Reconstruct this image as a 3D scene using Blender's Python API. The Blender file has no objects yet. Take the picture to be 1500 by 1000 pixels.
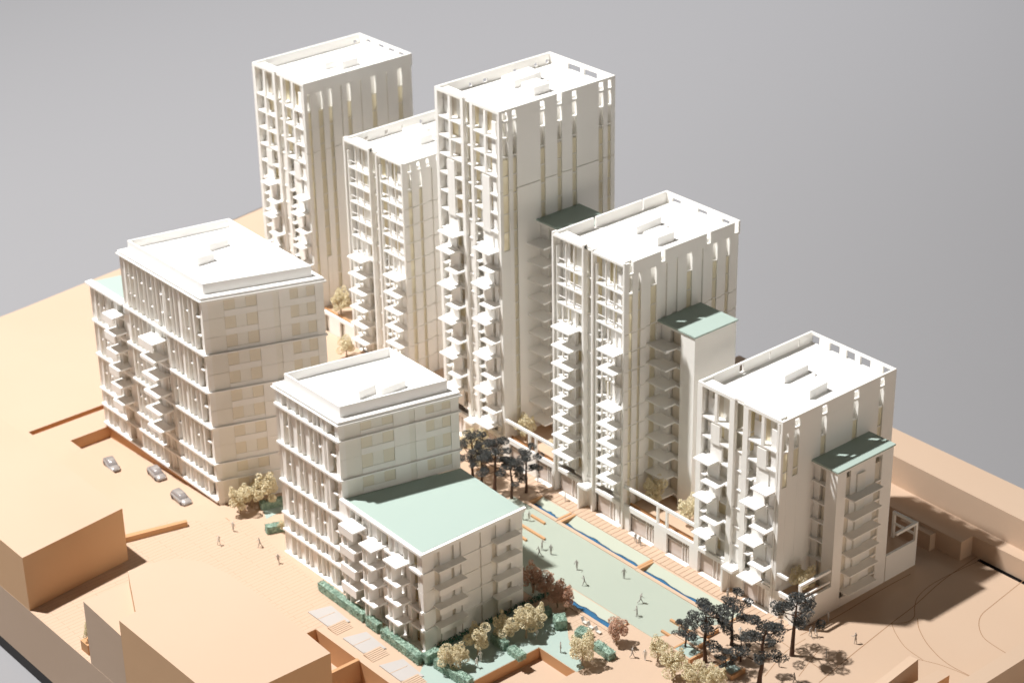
import bpy, bmesh, math, random
from mathutils import Vector, Matrix
R = math.radians
S = 0.004            # one model unit (about 0.8 m of the real quarter) in metres: a 1:200 model
rnd = random.Random(7)
sc = bpy.context.scene
COL = sc.collection

# ------------------------------------------------------------------ camera
FOC = 3.07514688
YAW, PIT, ROL = R(140.0538645), R(26.85403451), R(-1.01717825)
CP = Vector((205.45173936, -230.64224373, 209.36642234))
cy, sy, cp_, sp_ = math.cos(YAW), math.sin(YAW), math.cos(PIT), math.sin(PIT)
FW = Vector((cy*cp_, sy*cp_, -sp_)); RT0 = Vector((sy, -cy, 0)); UP0 = RT0.cross(FW)
RT = math.cos(ROL)*RT0 + math.sin(ROL)*UP0
UPV = -math.sin(ROL)*RT0 + math.cos(ROL)*UP0
cam_d = bpy.data.cameras.new('camera'); cam = bpy.data.objects.new('camera', cam_d); COL.objects.link(cam)
M = Matrix((RT, UPV, -FW)).transposed().to_4x4(); M.translation = CP*S
cam.matrix_world = M
cam_d.sensor_width = 36; cam_d.lens = 36*FOC*1000/1500
cam_d.clip_start = 0.05; cam_d.clip_end = 200
cam_d.dof.use_dof = True; cam_d.dof.focus_distance = 330*S; cam_d.dof.aperture_fstop = 18
sc.camera = cam

# ------------------------------------------------------------------ light: one studio spot, dim grey room
W = bpy.data.worlds.new('World'); sc.world = W; W.use_nodes = True
W.node_tree.nodes['Background'].inputs[0].default_value = (1.0, 0.94, 0.85, 1)
W.node_tree.nodes['Background'].inputs[1].default_value = 0.075
LP = Vector((-222, -184, 520))*S
sd = bpy.data.lights.new('studio_spot', 'SPOT'); spot = bpy.data.objects.new('studio_spot', sd); COL.objects.link(spot)
sd.energy = 368; sd.color = (1.0, 0.985, 0.965); sd.shadow_soft_size = 9*S; sd.spot_size = R(150); sd.spot_blend = 0.6
spot.location = LP
spot.rotation_euler = (Vector((-30, 30, 0))*S - LP).to_track_quat('-Z', 'Y').to_euler()
# a second lamp washes only the studio floor behind the model
bd = bpy.data.lights.new('background_spot', 'SPOT'); bl = bpy.data.objects.new('background_spot', bd); COL.objects.link(bl)
bd.energy = 178; bd.color = (.975, .98, 1.0); bd.shadow_soft_size = .25; bd.spot_size = R(80); bd.spot_blend = 1.0
bl.location = (-1.4, 1.8, 2.0); bl.rotation_euler = (Vector((-1.5, 1.1, -.06)) - Vector((-1.4, 1.8, 2.0))).to_track_quat('-Z', 'Y').to_euler()
sc.view_settings.view_transform = 'Standard'; sc.view_settings.look = 'None'
# weak warm lamp added unseen low on the right to lift the shaded ends
fd = bpy.data.lights.new('added_fill_lamp', 'AREA'); fo = bpy.data.objects.new('added_fill_lamp', fd); COL.objects.link(fo)
fd.shape = 'RECTANGLE'; fd.size = 1.6; fd.size_y = .9; fd.energy = 29; fd.color = (1.0, .90, .77)
fo.location = (4.5, .2, .62); fo.rotation_euler = (Vector((-.3, -.05, .1)) - Vector((4.5, .2, .62))).to_track_quat('-Z', 'Y').to_euler()
sc.cycles.max_bounces = 16; sc.cycles.diffuse_bounces = 12; sc.cycles.transmission_bounces = 12
sc.view_settings.exposure = 0; sc.view_settings.gamma = 1

def at(px, py, z=0.0):
    """point of the plane at height z that the photograph shows at this spot"""
    d = RT*((px-750)/1000/FOC) - UPV*((py-500)/1000/FOC) + FW
    t = (z-CP.z)/d.z
    p = CP + d*t
    return (p.x, p.y)

# ------------------------------------------------------------------ materials
def mat(name, c, rough=.6, var=.0, scale=60, bump=0., spec=.4, c2=None, trans=0., alpha=1., glow=0.):
    m = bpy.data.materials.new(name); m.use_nodes = True
    nt = m.node_tree; b = nt.nodes['Principled BSDF']
    b.inputs['Base Color'].default_value = (*c, 1); b.inputs['Roughness'].default_value = rough
    b.inputs['Specular IOR Level'].default_value = spec
    if trans: b.inputs['Transmission Weight'].default_value = trans
    if alpha < 1: b.inputs['Alpha'].default_value = alpha
    if var or bump or c2:
        g = nt.nodes.new('ShaderNodeNewGeometry')
        n = nt.nodes.new('ShaderNodeTexNoise'); n.inputs['Scale'].default_value = scale; n.inputs['Detail'].default_value = 6
        nt.links.new(g.outputs['Position'], n.inputs['Vector'])
        if var or c2:
            r = nt.nodes.new('ShaderNodeValToRGB')
            lo = c2 if c2 else tuple(v*(1-var) for v in c)
            r.color_ramp.elements[0].position = .3; r.color_ramp.elements[0].color = (*lo, 1)
            r.color_ramp.elements[1].position = .7; r.color_ramp.elements[1].color = (*c, 1)
            nt.links.new(n.outputs['Fac'], r.inputs['Fac']); nt.links.new(r.outputs['Color'], b.inputs['Base Color'])
        if glow:      # thin acrylic lets some light through
            tr = nt.nodes.new('ShaderNodeBsdfTranslucent'); mxs = nt.nodes.new('ShaderNodeMixShader'); mxs.inputs[0].default_value = glow
            tr.inputs[0].default_value = (*c, 1)
            nt.links.new(b.outputs[0], mxs.inputs[1]); nt.links.new(tr.outputs[0], mxs.inputs[2])
            nt.links.new(mxs.outputs[0], nt.nodes['Material Output'].inputs['Surface'])
        if bump:
            n2 = nt.nodes.new('ShaderNodeTexNoise'); n2.inputs['Scale'].default_value = scale*12
            nt.links.new(g.outputs['Position'], n2.inputs['Vector'])
            u = nt.nodes.new('ShaderNodeBump'); u.inputs['Strength'].default_value = bump; u.inputs['Distance'].default_value = .0004
            nt.links.new(n2.outputs['Fac'], u.inputs['Height']); nt.links.new(u.outputs['Normal'], b.inputs['Normal'])
    return m
MW = mat('white_plastic', (.95, .935, .90), .45, .03, 14, .12, .35, glow=.07)
MR = mat('white_roof_card', (.95, .94, .92), .6, .02, 10, .1, .3, glow=.05)
MG = mat('cream_window_acrylic', (.95, .89, .66), .25, .25, 30, 0, .4, c2=(.95, .84, .64), glow=.3)
MG2 = mat('smoky_window_acrylic', (.90, .84, .73), .2, .1, 30, 0, .4, glow=.3)
MT = mat('translucent_white_acrylic', (.94, .92, .86), .3, .04, 25, 0, .4, glow=.15)
MFP = mat('frosted_pane', (.88, .82, .69), .25, .05, 20, 0, .4, glow=.12)
MGS = mat('slot_film_cream', (.97, .94, .82), .3, .12, 30, 0, .3, c2=(.97, .90, .74), glow=.55)
MWD = mat('mdf_wood', (.57, .425, .315), .62, .06, 5, .25, .2, c2=(.545, .395, .285))
MSD = mat('mdf_side_bounce_tint', (.66, .41, .23), .62, .08, 7, .25, .2)  # side faces: cut-edge tone plus warm bounce light put into the colour
MWE = mat('mdf_cut_edge', (.58, .33, .17), .7, .1, 12, .3, .2)
MGR = mat('mint_card', (.385, .475, .43), .6, .03, 8, .1, .3)
MGL = mat('mint_lawn_card', (.40, .445, .375), .65, .05, 7, .15, .3)
MBK = mat('pale_bank_card', (.46, .49, .40), .65, .05, 9, .15, .3)
MBL = mat('blue_water_card', (.035, .16, .32), .25, .3, 40, 0, .5)
MBKD = mat('dark_water_line', (.02, .05, .09), .3)
MLINE = mat('burnt_groove', (.30, .16, .08), .8)
MFIG = mat('grey_figure_resin', (.42, .39, .36), .45, .1, 200, 0)
MFW = mat('pale_figure_resin', (.68, .65, .60), .45, .1, 200, 0)
MCAR = mat('silver_car_resin', (.36, .335, .32), .25, .1, 120, 0, .6)
MCARG = mat('car_window_resin', (.30, .28, .28), .15, 0, 50, 0, .6)
MTYR = mat('tyre_rubber', (.06, .05, .05), .7)
MHG = mat('green_hedge_foam', (.44, .57, .47), .85, 0, 380, 0, .1, c2=(.19, .29, .23))
MHM = mat('mint_hedge_body', (.10, .24, .17), .85, .3, 300, 0, .1)
MPN = mat('dark_pine_lichen', (.13, .132, .125), .8, 0, 260, 0, .2, c2=(.05, .054, .054))
MPT = mat('pine_wire_trunk', (.10, .05, .03), .7, .4, 200, .3)
MCR = mat('cream_tree_foam', (.84, .77, .57), .85, 0, 260, 0, .1, c2=(.66, .58, .38))
MCT = mat('pale_tree_stem', (.42, .32, .22), .8, .2, 200, .2)
MPK = mat('pink_tree_foam', (.74, .50, .38), .85, 0, 260, 0, .1, c2=(.52, .33, .23))
MBACK = mat('grey_studio_floor', (.278, .276, .286), .9, .03, .5, 0, .1)
MSH = mat('shop_glass', (.58, .50, .45), .2, .1, 20, 0, .5)
MBLK = mat('gap_black', (.015, .012, .012), .6)  # black standing in for the shade in the gap under the base
MPLAT = mat('frosted_slab', (.49, .46, .44), .4, .04, 20, 0)

def paving_mat():
    """MDF with finely engraved paving courses: brown burnt lines in the card"""
    m = mat('engraved_mdf_paving', (.57, .425, .315), .62, .06, 5, .2, .2, c2=(.545, .395, .285))
    nt = m.node_tree; b = nt.nodes['Principled BSDF']
    src = b.inputs['Base Color'].links[0].from_socket
    g = nt.nodes.new('ShaderNodeNewGeometry')
    mp = nt.nodes.new('ShaderNodeMapping'); mp.inputs['Rotation'].default_value = (0, 0, R(90))
    nt.links.new(g.outputs['Position'], mp.inputs['Vector'])
    br = nt.nodes.new('ShaderNodeTexBrick'); br.inputs['Scale'].default_value = 1/S
    br.inputs['Brick Width'].default_value = 9.; br.inputs['Row Height'].default_value = .95
    br.inputs['Mortar Size'].default_value = .035; br.inputs['Mortar Smooth'].default_value = .4
    br.inputs['Color1'].default_value = (0, 0, 0, 1); br.inputs['Color2'].default_value = (0, 0, 0, 1); br.inputs['Mortar'].default_value = (1, 1, 1, 1)
    nt.links.new(mp.outputs['Vector'], br.inputs['Vector'])
    mx = nt.nodes.new('ShaderNodeMix'); mx.data_type = 'RGBA'
    mul = nt.nodes.new('ShaderNodeMath'); mul.operation = 'MULTIPLY'; mul.inputs[1].default_value = .55
    nt.links.new(br.outputs['Color'], mul.inputs[0]); nt.links.new(mul.outputs[0], mx.inputs['Factor'])
    nt.links.new(src, mx.inputs[6]); mx.inputs[7].default_value = (.20, .11, .06, 1)
    nt.links.new(mx.outputs[2], b.inputs['Base Color'])
    return m
MPV = paving_mat()

# ------------------------------------------------------------------ object helpers
def thing(name, x, y, z, label, cat, group=None):
    o = bpy.data.objects.new(name, None); COL.objects.link(o); o.location = (x*S, y*S, z*S)
    o.empty_display_size = .01
    o['label'] = label; o['category'] = cat
    if group: o['group'] = group
    return o
ORG = {}
def world_of(o):
    v = Vector(o.location)
    while o.parent: o = o.parent; v = v + Vector(o.location)
    return v
_cache = {}
def boxmesh(dx, dy, dz, m):
    k = (round(dx, 2), round(dy, 2), round(dz, 2), m.name)
    if k in _cache: return _cache[k]
    a, b, c = dx*S/2, dy*S/2, dz*S/2
    me = bpy.data.meshes.new('panel')
    v = [(-a, -b, -c), (a, -b, -c), (a, b, -c), (-a, b, -c), (-a, -b, c), (a, -b, c), (a, b, c), (-a, b, c)]
    f = [(3, 2, 1, 0), (4, 5, 6, 7), (0, 1, 5, 4), (1, 2, 6, 5), (2, 3, 7, 6), (3, 0, 4, 7)]
    me.from_pydata(v, [], f); me.materials.append(m); me.update()
    _cache[k] = me; return me
def put(name, me, x, y, z, rz=0, parent=None):
    o = bpy.data.objects.new(name, me); COL.objects.link(o)
    p = Vector((x*S, y*S, z*S))
    if parent is not None:
        o.parent = parent; p = p - world_of(parent)
        rz = rz - (parent.rotation_euler.z if parent.type == 'MESH' else 0)
        if parent.type == 'MESH' and abs(parent.rotation_euler.z) > 1e-6:
            p = Matrix.Rotation(-parent.rotation_euler.z, 3, 'Z') @ p
    o.location = p; o.rotation_euler = (0, 0, rz)
    return o
def box(name, x0, x1, y0, y1, z0, z1, m, parent=None):
    return put(name, boxmesh(x1-x0, y1-y0, z1-z0, m), (x0+x1)/2, (y0+y1)/2, (z0+z1)/2, 0, parent)
def polymesh(name, verts, faces, m, parent=None, mats=None, fm=None):
    """mesh from world-unit vertices"""
    off = world_of(parent) if parent is not None else Vector((0, 0, 0))
    me = bpy.data.meshes.new(name)
    me.from_pydata([tuple(Vector(v)*S-off) for v in verts], [], faces)
    for mm in (mats or [m]): me.materials.append(mm)
    if fm: me.polygons.foreach_set('material_index', fm)
    me.update()
    o = bpy.data.objects.new(name, me); COL.objects.link(o)
    if parent is not None: o.parent = parent
    return o
def prism(name, pts, z0, z1, m, parent=None, side=None):
    """extruded polygon, pts counter-clockwise"""
    n = len(pts)
    if sum(pts[i][0]*pts[(i+1) % n][1]-pts[(i+1) % n][0]*pts[i][1] for i in range(n)) < 0: pts = pts[::-1]
    v = [(x, y, z0) for x, y in pts]+[(x, y, z1) for x, y in pts]
    f = [tuple(range(n-1, -1, -1)), tuple(range(n, 2*n))]+[(i, (i+1) % n, n+(i+1) % n, n+i) for i in range(n)]
    return polymesh(name, v, f, m, parent, [m, side or m], [0, 0]+[1 if side else 0]*n)
def tagk(o, kind): o['kind'] = kind; return o
def tag(o, label, cat, group=None):
    o['label'] = label; o['category'] = cat
    if group: o['group'] = group
    return o

class Face:
    """a vertical facade plane: s runs from P0 to P1, n points outwards"""
    def __init__(s, P0, P1, parent):
        s.P0 = Vector(P0).to_2d() if len(P0) > 2 else Vector(P0); s.P1 = Vector(P1)
        s.L = (s.P1-s.P0).length; s.d = (s.P1-s.P0).normalized(); s.n = Vector((s.d.y, -s.d.x))
        s.a = math.atan2(s.d.y, s.d.x); s.p = parent
    def box(s, name, s0, s1, z0, z1, n0, n1, m, parent=None):
        c = s.P0 + s.d*((s0+s1)/2) + s.n*((n0+n1)/2)
        return put(name, boxmesh(s1-s0, n1-n0, z1-z0, m), c.x, c.y, (z0+z1)/2, s.a, parent or s.p)

ST = 3.8
def balcony(F, s0, s1, z, depth, m=None, rail=0, name='balcony', n0=-.1):
    return F.box(name, s0, s1, z-.14, z+.14, n0, depth, m or MR)

def roof_boxes(t, zd, A, B, h=1.7):
    """two low plant rooms on the deck, A and B given by left, near and right bottom corners in the photo"""
    first = None
    for k, (l, n, r) in enumerate((A, B)):
        N_, R_ = Vector(at(*n, zd)), Vector(at(*r, zd)); L_ = Vector((-3.7, 0)); dy = R_-N_
        dy = Vector((dy.x*.25, dy.y)) if abs(dy.x) < .35*abs(dy.y) else Vector((dy.y*.05, dy.y))
        prism('plant_room', [tuple(N_+L_), tuple(N_), tuple(N_+dy), tuple(N_+dy+L_)], zd, zd+h*(1 if k else .9), MR, t)
        if first is None: first = (N_+dy*.2, dy)
    a = first[0]
    prism('roof_hatch', [(a.x+1, a.y+first[1].y*.75), (a.x+1.6, a.y+first[1].y*.75), (a.x+1.6, a.y+first[1].y*.75+.5), (a.x+1, a.y+first[1].y*.75+.5)], zd, zd+.45, MR, t)

# ------------------------------------------------------------------ studio, base and ground
fl = polymesh('studio_floor', [(-4500, -4500, -15.3), (4500, -4500, -15.3), (4500, 4500, -15.3), (-4500, 4500, -15.3)], [(0, 1, 2, 3)], MBACK); tagk(fl, 'structure')

EDGE = [(-196, -97), (80, -97), (80, 53), (-213, 53), (-211.5, 36), (-205, 0), (-199, -45)]
GX0, GX1, GY0, GY1 = -215, 80, -97, 53
# rectangular openings cut into the ground sheet: x0, x1, y0, y1
HOLES = {'trench': (-138, -99, -60.6, -51.5), 'groove': (-146.9, -145.2, -65.2, -47.8),
         'canal1': (-57.2, -49.3, -7.0, -3.6), 'canal2': (-47.8, -27.3, -7.2, -3.4), 'canal3': (-26.2, -4.0, -7.4, -3.8),
         'canal4': (-30.2, -15.4, -24.2, -20.6), 'pit': (-50.2, 20, -71.0, -62.3), 'garden_pit': (-20.1, -10.8, -62.3, -36.9),
         'slot': (12.4, 40, 40.4, 41.3)}
def ground():
    xs = sorted({GX0, GX1, *[h[0] for h in HOLES.values()], *[h[1] for h in HOLES.values()]})
    ys = sorted({GY0, GY1, *[h[2] for h in HOLES.values()], *[h[3] for h in HOLES.values()]})
    v = []; idx = {}; f = []
    def vi(x, y):
        if (x, y) not in idx:
            # the left edge of the board is not parallel to the streets: pull its vertices onto the board outline
            xx = x
            if x == GX0:
                for (a, b), (c, d) in (((-198, -97), (-199, -45)), ((-199, -45), (-205, 0)), ((-205, 0), (-211.5, 36)), ((-211.5, 36), (-213, 53))):
                    if b-.001 <= y <= d+.001: xx = a+(c-a)*(y-b)/(d-b)
            idx[(x, y)] = len(v); v.append((xx, y, 0))
        return idx[(x, y)]
    for i in range(len(xs)-1):
        for j in range(len(ys)-1):
            cx, cy_ = (xs[i]+xs[i+1])/2, (ys[j]+ys[j+1])/2
            if any(h[0] < cx < h[1] and h[2] < cy_ < h[3] for h in HOLES.values()): continue
            f.append((vi(xs[i], ys[j]), vi(xs[i+1], ys[j]), vi(xs[i+1], ys[j+1]), vi(xs[i], ys[j+1])))
    g = polymesh('ground', v, f, MWD); tagk(g, 'structure')
ground()
BO = [(-198, -97), (80, -97), (80, 53), (-213, 53), (-211.5, 36), (-205, 0), (-199, -45)]
# side walls of the board (open on top: the ground sheet closes it)
v = [(x, y, -12.6) for x, y in BO]+[(x, y, -.002) for x, y in BO]; n = len(BO)
b_ = polymesh('model_base', v, [tuple(range(n-1, -1, -1))]+[(i, (i+1) % n, n+(i+1) % n, n+i) for i in range(n)], MWD); tagk(b_, 'structure')
b_ = prism('base_shadow_gap', [(x*1.0, y) for x, y in BO], -15.2, -12.61, MBLK); tagk(b_, 'structure')  # black slab added as the dark of the shadow gap below the base

def pitbox(name, h, z, m, walls=MWE, z2=None, kind='structure', parent=None):
    """floor and four walls of an opening; z2 gives the floor height at x1 when it slopes"""
    x0, x1, y0, y1 = h; zb = z if z2 is None else z2
    v = [(x0, y0, z), (x1, y0, zb), (x1, y1, zb), (x0, y1, z), (x0, y0, 0), (x1, y0, 0), (x1, y1, 0), (x0, y1, 0)]
    o = polymesh(name, v, [(0, 1, 2, 3), (4, 5, 1, 0), (5, 6, 2, 1), (6, 7, 3, 2), (7, 4, 0, 3)], m, parent, [m, walls], [0, 1, 1, 1, 1])
    if kind: o['kind'] = kind
    return o
pitbox('road', HOLES['trench'], -2.6, MWD, MWE, -.02)
pitbox('ground_groove', HOLES['groove'], -1.6, MWE)
pitbox('sunken_yard', HOLES['pit'], -5, MWD)
pitbox('sunken_garden', HOLES['garden_pit'], -2.2, MWD)
pitbox('ground_slot', HOLES['slot'], -4, MBLK, MBLK)

# paved sheets on the ground (engraved)
b_ = prism('paved_plaza', [(-98, -62.2), (-97.5, -73), (-94, -79), (-94.8, -96.8), (-62, -96.8), (-51, -71), (-50.4, -62.4), (-49, -57.5), (-62, -53.6), (-75.5, -52.6), (-88, -51)], .0, .02, MPV); tagk(b_, 'structure')
b_ = prism('garden_paving', [(-31, -23.6), (-14.9, -24.6), (-9.6, -31.4), (-20, -35), (-20, -30)], .0, .02, MPV); tagk(b_, 'structure')
b_ = prism('square_paving', [(-14.8, -3.6), (8, -3.6), (14.7, 6.8), (14.7, -28), (-2, -28), (-3.9, -7.5), (-14.8, -7.5)][::1], .0, .02, MPV) if False else None

# lawn and gardens
b_ = prism('lawn', [(-61, -7.75), (-4.2, -8.3), (-6.5, -13.8), (-9.3, -20.4), (-31, -20.4), (-31, -27.6), (-61, -27.6)], .0, .05, MGL); tagk(b_, 'structure')
b_ = prism('garden_lawn', [(-31.6, -52.0), (-31.6, -29.6), (-22.4, -28.5), (-18.7, -31.4), (-10.6, -35.0), (-10.6, -36.8), (-20.2, -36.8), (-20.2, -61.8), (-24, -61.8)], .0, .05, MGR); tagk(b_, 'structure')
b_ = prism('side_lawn', [at(382, 738), at(415, 726), at(425, 742), at(390, 760)], .0, .04, MGR); tagk(b_, 'structure')

# wooden promenade: every board its own piece
pr = box('promenade', -78, 4.5, -3.3, -.05, 0, .03, MWE); tagk(pr, 'structure')
x = -77.9
while x < 4.2:
    box('paving_board', x, x+1.1, -3.32, -.03, .03, .1+.015*rnd.random(), MWD, pr); x += 1.2

def canal(h, label):
    x0, x1, y0, y1 = h
    c = thing('canal', (x0+x1)/2, y0, 0, label, 'canal', 'water channels beside the lawn')
    dz = -.68; w0 = 1.2 if 'long' in label or 'short' in label or 'nearest' in label else 1.75
    polymesh('bank', [(x0, y0+w0, dz-.05), (x1, y0+w0, dz-.05), (x1, y1, .02), (x0, y1, .02)], [(0, 1, 2, 3)], MBK, c)
    # gently meandering edge of the water
    n = 28; vs = []; ve = []
    for i in range(n+1):
        xx = x0+(x1-x0)*i/n; w = w0+.16*math.sin(i*.5+x0)+.08*math.sin(i*1.3); f = (w-w0)/(y1-y0-w0)
        zz = dz+.03+max(0, f)*(-dz)
        vs += [(xx, y0, dz+.0), (xx, y0+w, zz+.02)]
        ve += [(xx, y0+w-.02, zz+.035), (xx, y0+w+.13, zz+.075)]
    polymesh('water', vs, [(2*i, 2*i+2, 2*i+3, 2*i+1) for i in range(n)], MBL, c)
    polymesh('water_edge', ve, [(2*i, 2*i+2, 2*i+3, 2*i+1) for i in range(n)], MBKD, c)
    polymesh('channel_floor', [(x0, y0, dz-.1), (x1, y0, dz-.1), (x1, y0+w0+.05, dz-.1), (x0, y0+w0+.05, dz-.1)], [(0, 1, 2, 3)], MBL, c)
    box('near_wall', x0-.5, x1+.5, y0-.75, y0, dz-.2, .16, MWD, c)
    box('end_wall', x0-.5, x0, y0+.001, y1, dz-.2, .14, MWE, c)
    box('end_wall', x1, x1+.5, y0+.001, y1, dz-.2, .14, MWE, c)
canal(HOLES['canal1'], 'short water channel under the dark pines at the far lawn end')
canal(HOLES['canal2'], 'long middle water channel between promenade and lawn')
canal(HOLES['canal3'], 'water channel nearest the shortest tower, running behind the dark pines')
canal(HOLES['canal4'], 'blue water channel on the garden side of the lawn beside the pink tree')

# low wooden bars in the lawn
for a, b, lab in (((760, 768), (796, 792), 'wooden bar in the lawn by the group of three figures'), ((778, 756), (796, 769), 'short wooden bar in the lawn nearest the far channel'),
                  ((757, 784), (766, 795), 'stub of wooden bar at the corner of the white block'), ((969, 925), (998, 944), 'wooden bar at the lawn end, left of the two'),
                  ((982, 909), (1023, 936), 'wooden bar at the lawn end beside a standing figure')):
    p, q = at(*a), at(*b)
    tag(box('timber_bar', p[0], q[0], p[1]-.2, p[1]+.25, .05, .45, MWE), lab, 'bench', 'wooden bars set into the lawn')
# planting beds like steps at the lawn end
for i, (a, b, w, h) in enumerate((((989, 954), (1008, 944), 3.4, .8), ((1012, 974), (1031, 960), 4.2, 1.), ((1038, 990), (1055, 977), 3.6, .9), ((1020, 953), (1040, 942), 3.2, .7),
                     ((1036, 936), (1052, 925), 3., .7), ((1072, 996), (1092, 985), 3.6, .9), ((1062, 975), (1086, 961), 3.4, .8))):
    p, q = at(*a), at(*b)
    lab = ['planting bed with low timber walls at the lawn edge, leftmost of the beds', 'timber planting bed in front of the tallest pine trunk', 'timber planting bed nearest the front of the model under the pines',
           'narrow timber planting bed behind the pine trunk', 'small timber planting bed closest to the blue channel', 'timber planting bed at the right front beneath the leaning pine', 'timber planting bed under the dark bushes'][i]
    t = thing('planting_bed', p[0], p[1], 0, lab, 'planter', 'stepped planting beds at the lawn end')
    x1 = (p[0]+q[0])/2; y0, y1 = p[1], q[1]
    box('bed_wall', x1-.4, x1, y0, y1, 0, h, MWE, t)
    box('bed_wall', x1-w, x1-.4, y0, y0+.4, 0, h*.98, MWD, t)
    box('bed_wall', x1-w, x1-.4, y1-.4, y1, 0, h*.98, MWD, t)
    box('bed_top', x1-w, x1-.4, y0+.4, y1-.4, 0, h*.8, MGR if i % 2 else MWD, t)

# engraved street lines
def line(pts, w=.16, name='engraved_line'):
    P = [Vector(at(*p)) for p in pts]
    # smooth with Catmull-Rom
    Q = []
    for i in range(len(P)-1):
        a, b, c, d = P[max(i-1, 0)], P[i], P[i+1], P[min(i+2, len(P)-1)]
        for k in range(8):
            t = k/8; Q.append(.5*((2*b)+(c-a)*t+(2*a-5*b+4*c-d)*t*t+(3*b-a-3*c+d)*t**3))
    Q.append(P[-1]); vs = []
    for i, q in enumerate(Q):
        d = (Q[min(i+1, len(Q)-1)]-Q[max(i-1, 0)]).normalized(); nn = Vector((-d.y, d.x))*w/2
        vs += [(q.x+nn.x, q.y+nn.y, .012), (q.x-nn.x, q.y-nn.y, .012)]
    tagk(polymesh(name, vs, [(2*i, 2*i+1, 2*i+3, 2*i+2) for i in range(len(Q)-1)], MLINE), 'structure')
line([(1200, 999), (1240, 965), (1306, 912), (1340, 886), (1383, 848), (1436, 812)], .14)
line([(1306, 912), (1312, 927), (1327, 948), (1352, 966)], .1)
line([(1306, 912), (1327, 911), (1339, 903), (1340, 888), (1346, 872), (1372, 851), (1436, 820)], .12)
line([(1344, 905), (1347, 922), (1362, 947), (1392, 974), (1450, 1003)], .12)
line([(1500, 849), (1455, 885), (1438, 900), (1434, 915), (1440, 932), (1456, 945), (1484, 962)], .12)
line([(1172, 930), (1225, 903), (1290, 864), (1334, 840)], .14)
line([(1345, 965), (1380, 974), (1420, 990), (1440, 1003)], .1)
line([(330, 758), (380, 790), (414, 814)], .12)
line([(1130, 930), (1160, 950), (1210, 985)], .1)
line([(400, 870), (388, 905)], .1); line([(425, 880), (410, 912)], .1)
line([(1180, 935), (1150, 955), (1120, 990)], .1); line([(1200, 950), (1170, 990)], .1)

# ------------------------------------------------------------------ wooden massing blocks
t = thing('wood_block', -100, -86, 0, 'plain tan wooden massing block in the left foreground with a broad flat top', 'model building')
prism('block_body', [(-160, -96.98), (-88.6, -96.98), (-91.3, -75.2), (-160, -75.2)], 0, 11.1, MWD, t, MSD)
t = tag(prism('low_wall', [(-99, -76.9), (-99, -76.2), (-94.6, -60.4), (-93.8, -60.7), (-97.9, -77.2)], 0, 1.1, MWE), 'thin low wooden wall running from the left block to the plaza', 'wall')
t = thing('wood_block', -50, -86, 0, 'tan wooden massing block at the bottom with rounded corner and flat top', 'model building')
U = lambda x, y: at(x, y, 11)
rf = [U(187, 836), U(199, 895), U(175, 908), U(275, 1003), (20, -97), (20, -73.3), (-49, -72.9)]
q0 = at(400, 877, 11)
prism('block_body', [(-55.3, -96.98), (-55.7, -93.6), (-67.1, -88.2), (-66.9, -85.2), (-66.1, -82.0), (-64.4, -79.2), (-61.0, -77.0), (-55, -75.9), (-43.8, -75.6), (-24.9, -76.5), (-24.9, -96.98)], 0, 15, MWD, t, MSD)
polymesh('sloping_shoulder', [(-67.3, -96.98, 12.7), (-55.31, -96.98, 12.0), (-55.71, -93.62, 12.0), (-67.1, -88.25, 12.7), (-67.3, -96.98, 0), (-55.31, -96.98, 0), (-67.1, -88.25, 0)],
         [(0, 1, 2, 3), (4, 5, 1, 0), (6, 4, 0, 3)], MWD, t)
t = thing('wood_block', -30, -80, 0, 'thin wooden wall slab crossing the sunken yard at the bottom centre', 'wall')
box('wall_body', -38.1, -37.4, -96.5, -62.31, -4.9, .3, MWE, t)
# rear embankment
t = thing('rear_embankment', -10, 46, 0, 'long stepped tan wooden bank along the back edge of the model', 'embankment')
prism('lower_step', [(-205, 38), (10.4, 38), (10.4, 41.3), (80, 41.3), (80, 43), (-12, 44.7), (-205, 50)], 0, 4, MWD, t)
prism('upper_step', [(-60, 46.2), (-12, 44.7), (80, 42.6), (80, 52.9), (-60, 52.9)], 0, 10, MWD, t)
box('buttress', -2.6, 4.6, 36.4, 38.0, 0, 3.4, MWD, t)
# blocks in the right front
t = thing('pitched_block', 22, -2, 0, 'small pitched wooden block at the bottom right beside the road lines', 'model building')
A1 = (*at(1345, 965, 7), 7); A0 = (*at(1262, 1030, 7), 7); B1 = (*at(1333, 959, 6.2), 6.2); B0 = (*at(1250, 1024, 6.2), 6.2)
C1 = (*at(1374, 980, 5), 5); D1 = (*at(1350, 1008, 2), 0)
polymesh('block_body', [A1, A0, B1, B0, (A1[0]+.6, A1[1], 0), (A0[0]+.6, A0[1], 0), (B1[0], B1[1], 0), (B0[0], B0[1], 0)],
         [(0, 2, 3, 1), (0, 1, 5, 4), (2, 6, 7, 3), (0, 4, 6, 2), (1, 3, 7, 5)], MWD, t)
t = thing('wood_block', 28, -4, 0, 'small tan wooden cube at the bottom right between pitched block and road', 'model building')
p1, p2 = at(1374, 980, 5), at(1391, 988, 5)
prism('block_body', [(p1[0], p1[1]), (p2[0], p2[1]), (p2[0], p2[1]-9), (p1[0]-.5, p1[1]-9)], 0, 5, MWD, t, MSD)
t = thing('wood_block', 42, 0, 0, 'tan wooden block cut by the bottom right corner of the picture', 'model building')
p1 = at(1443, 1001, 9); p2 = at(1500, 964, 9)
prism('block_body', [(p1[0]-3, p1[1]-12), (p1[0], p1[1]-12), (p2[0], p2[1]+6), (p2[0]-3, p2[1]+6)], 0, 9, MWD, t)

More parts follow.
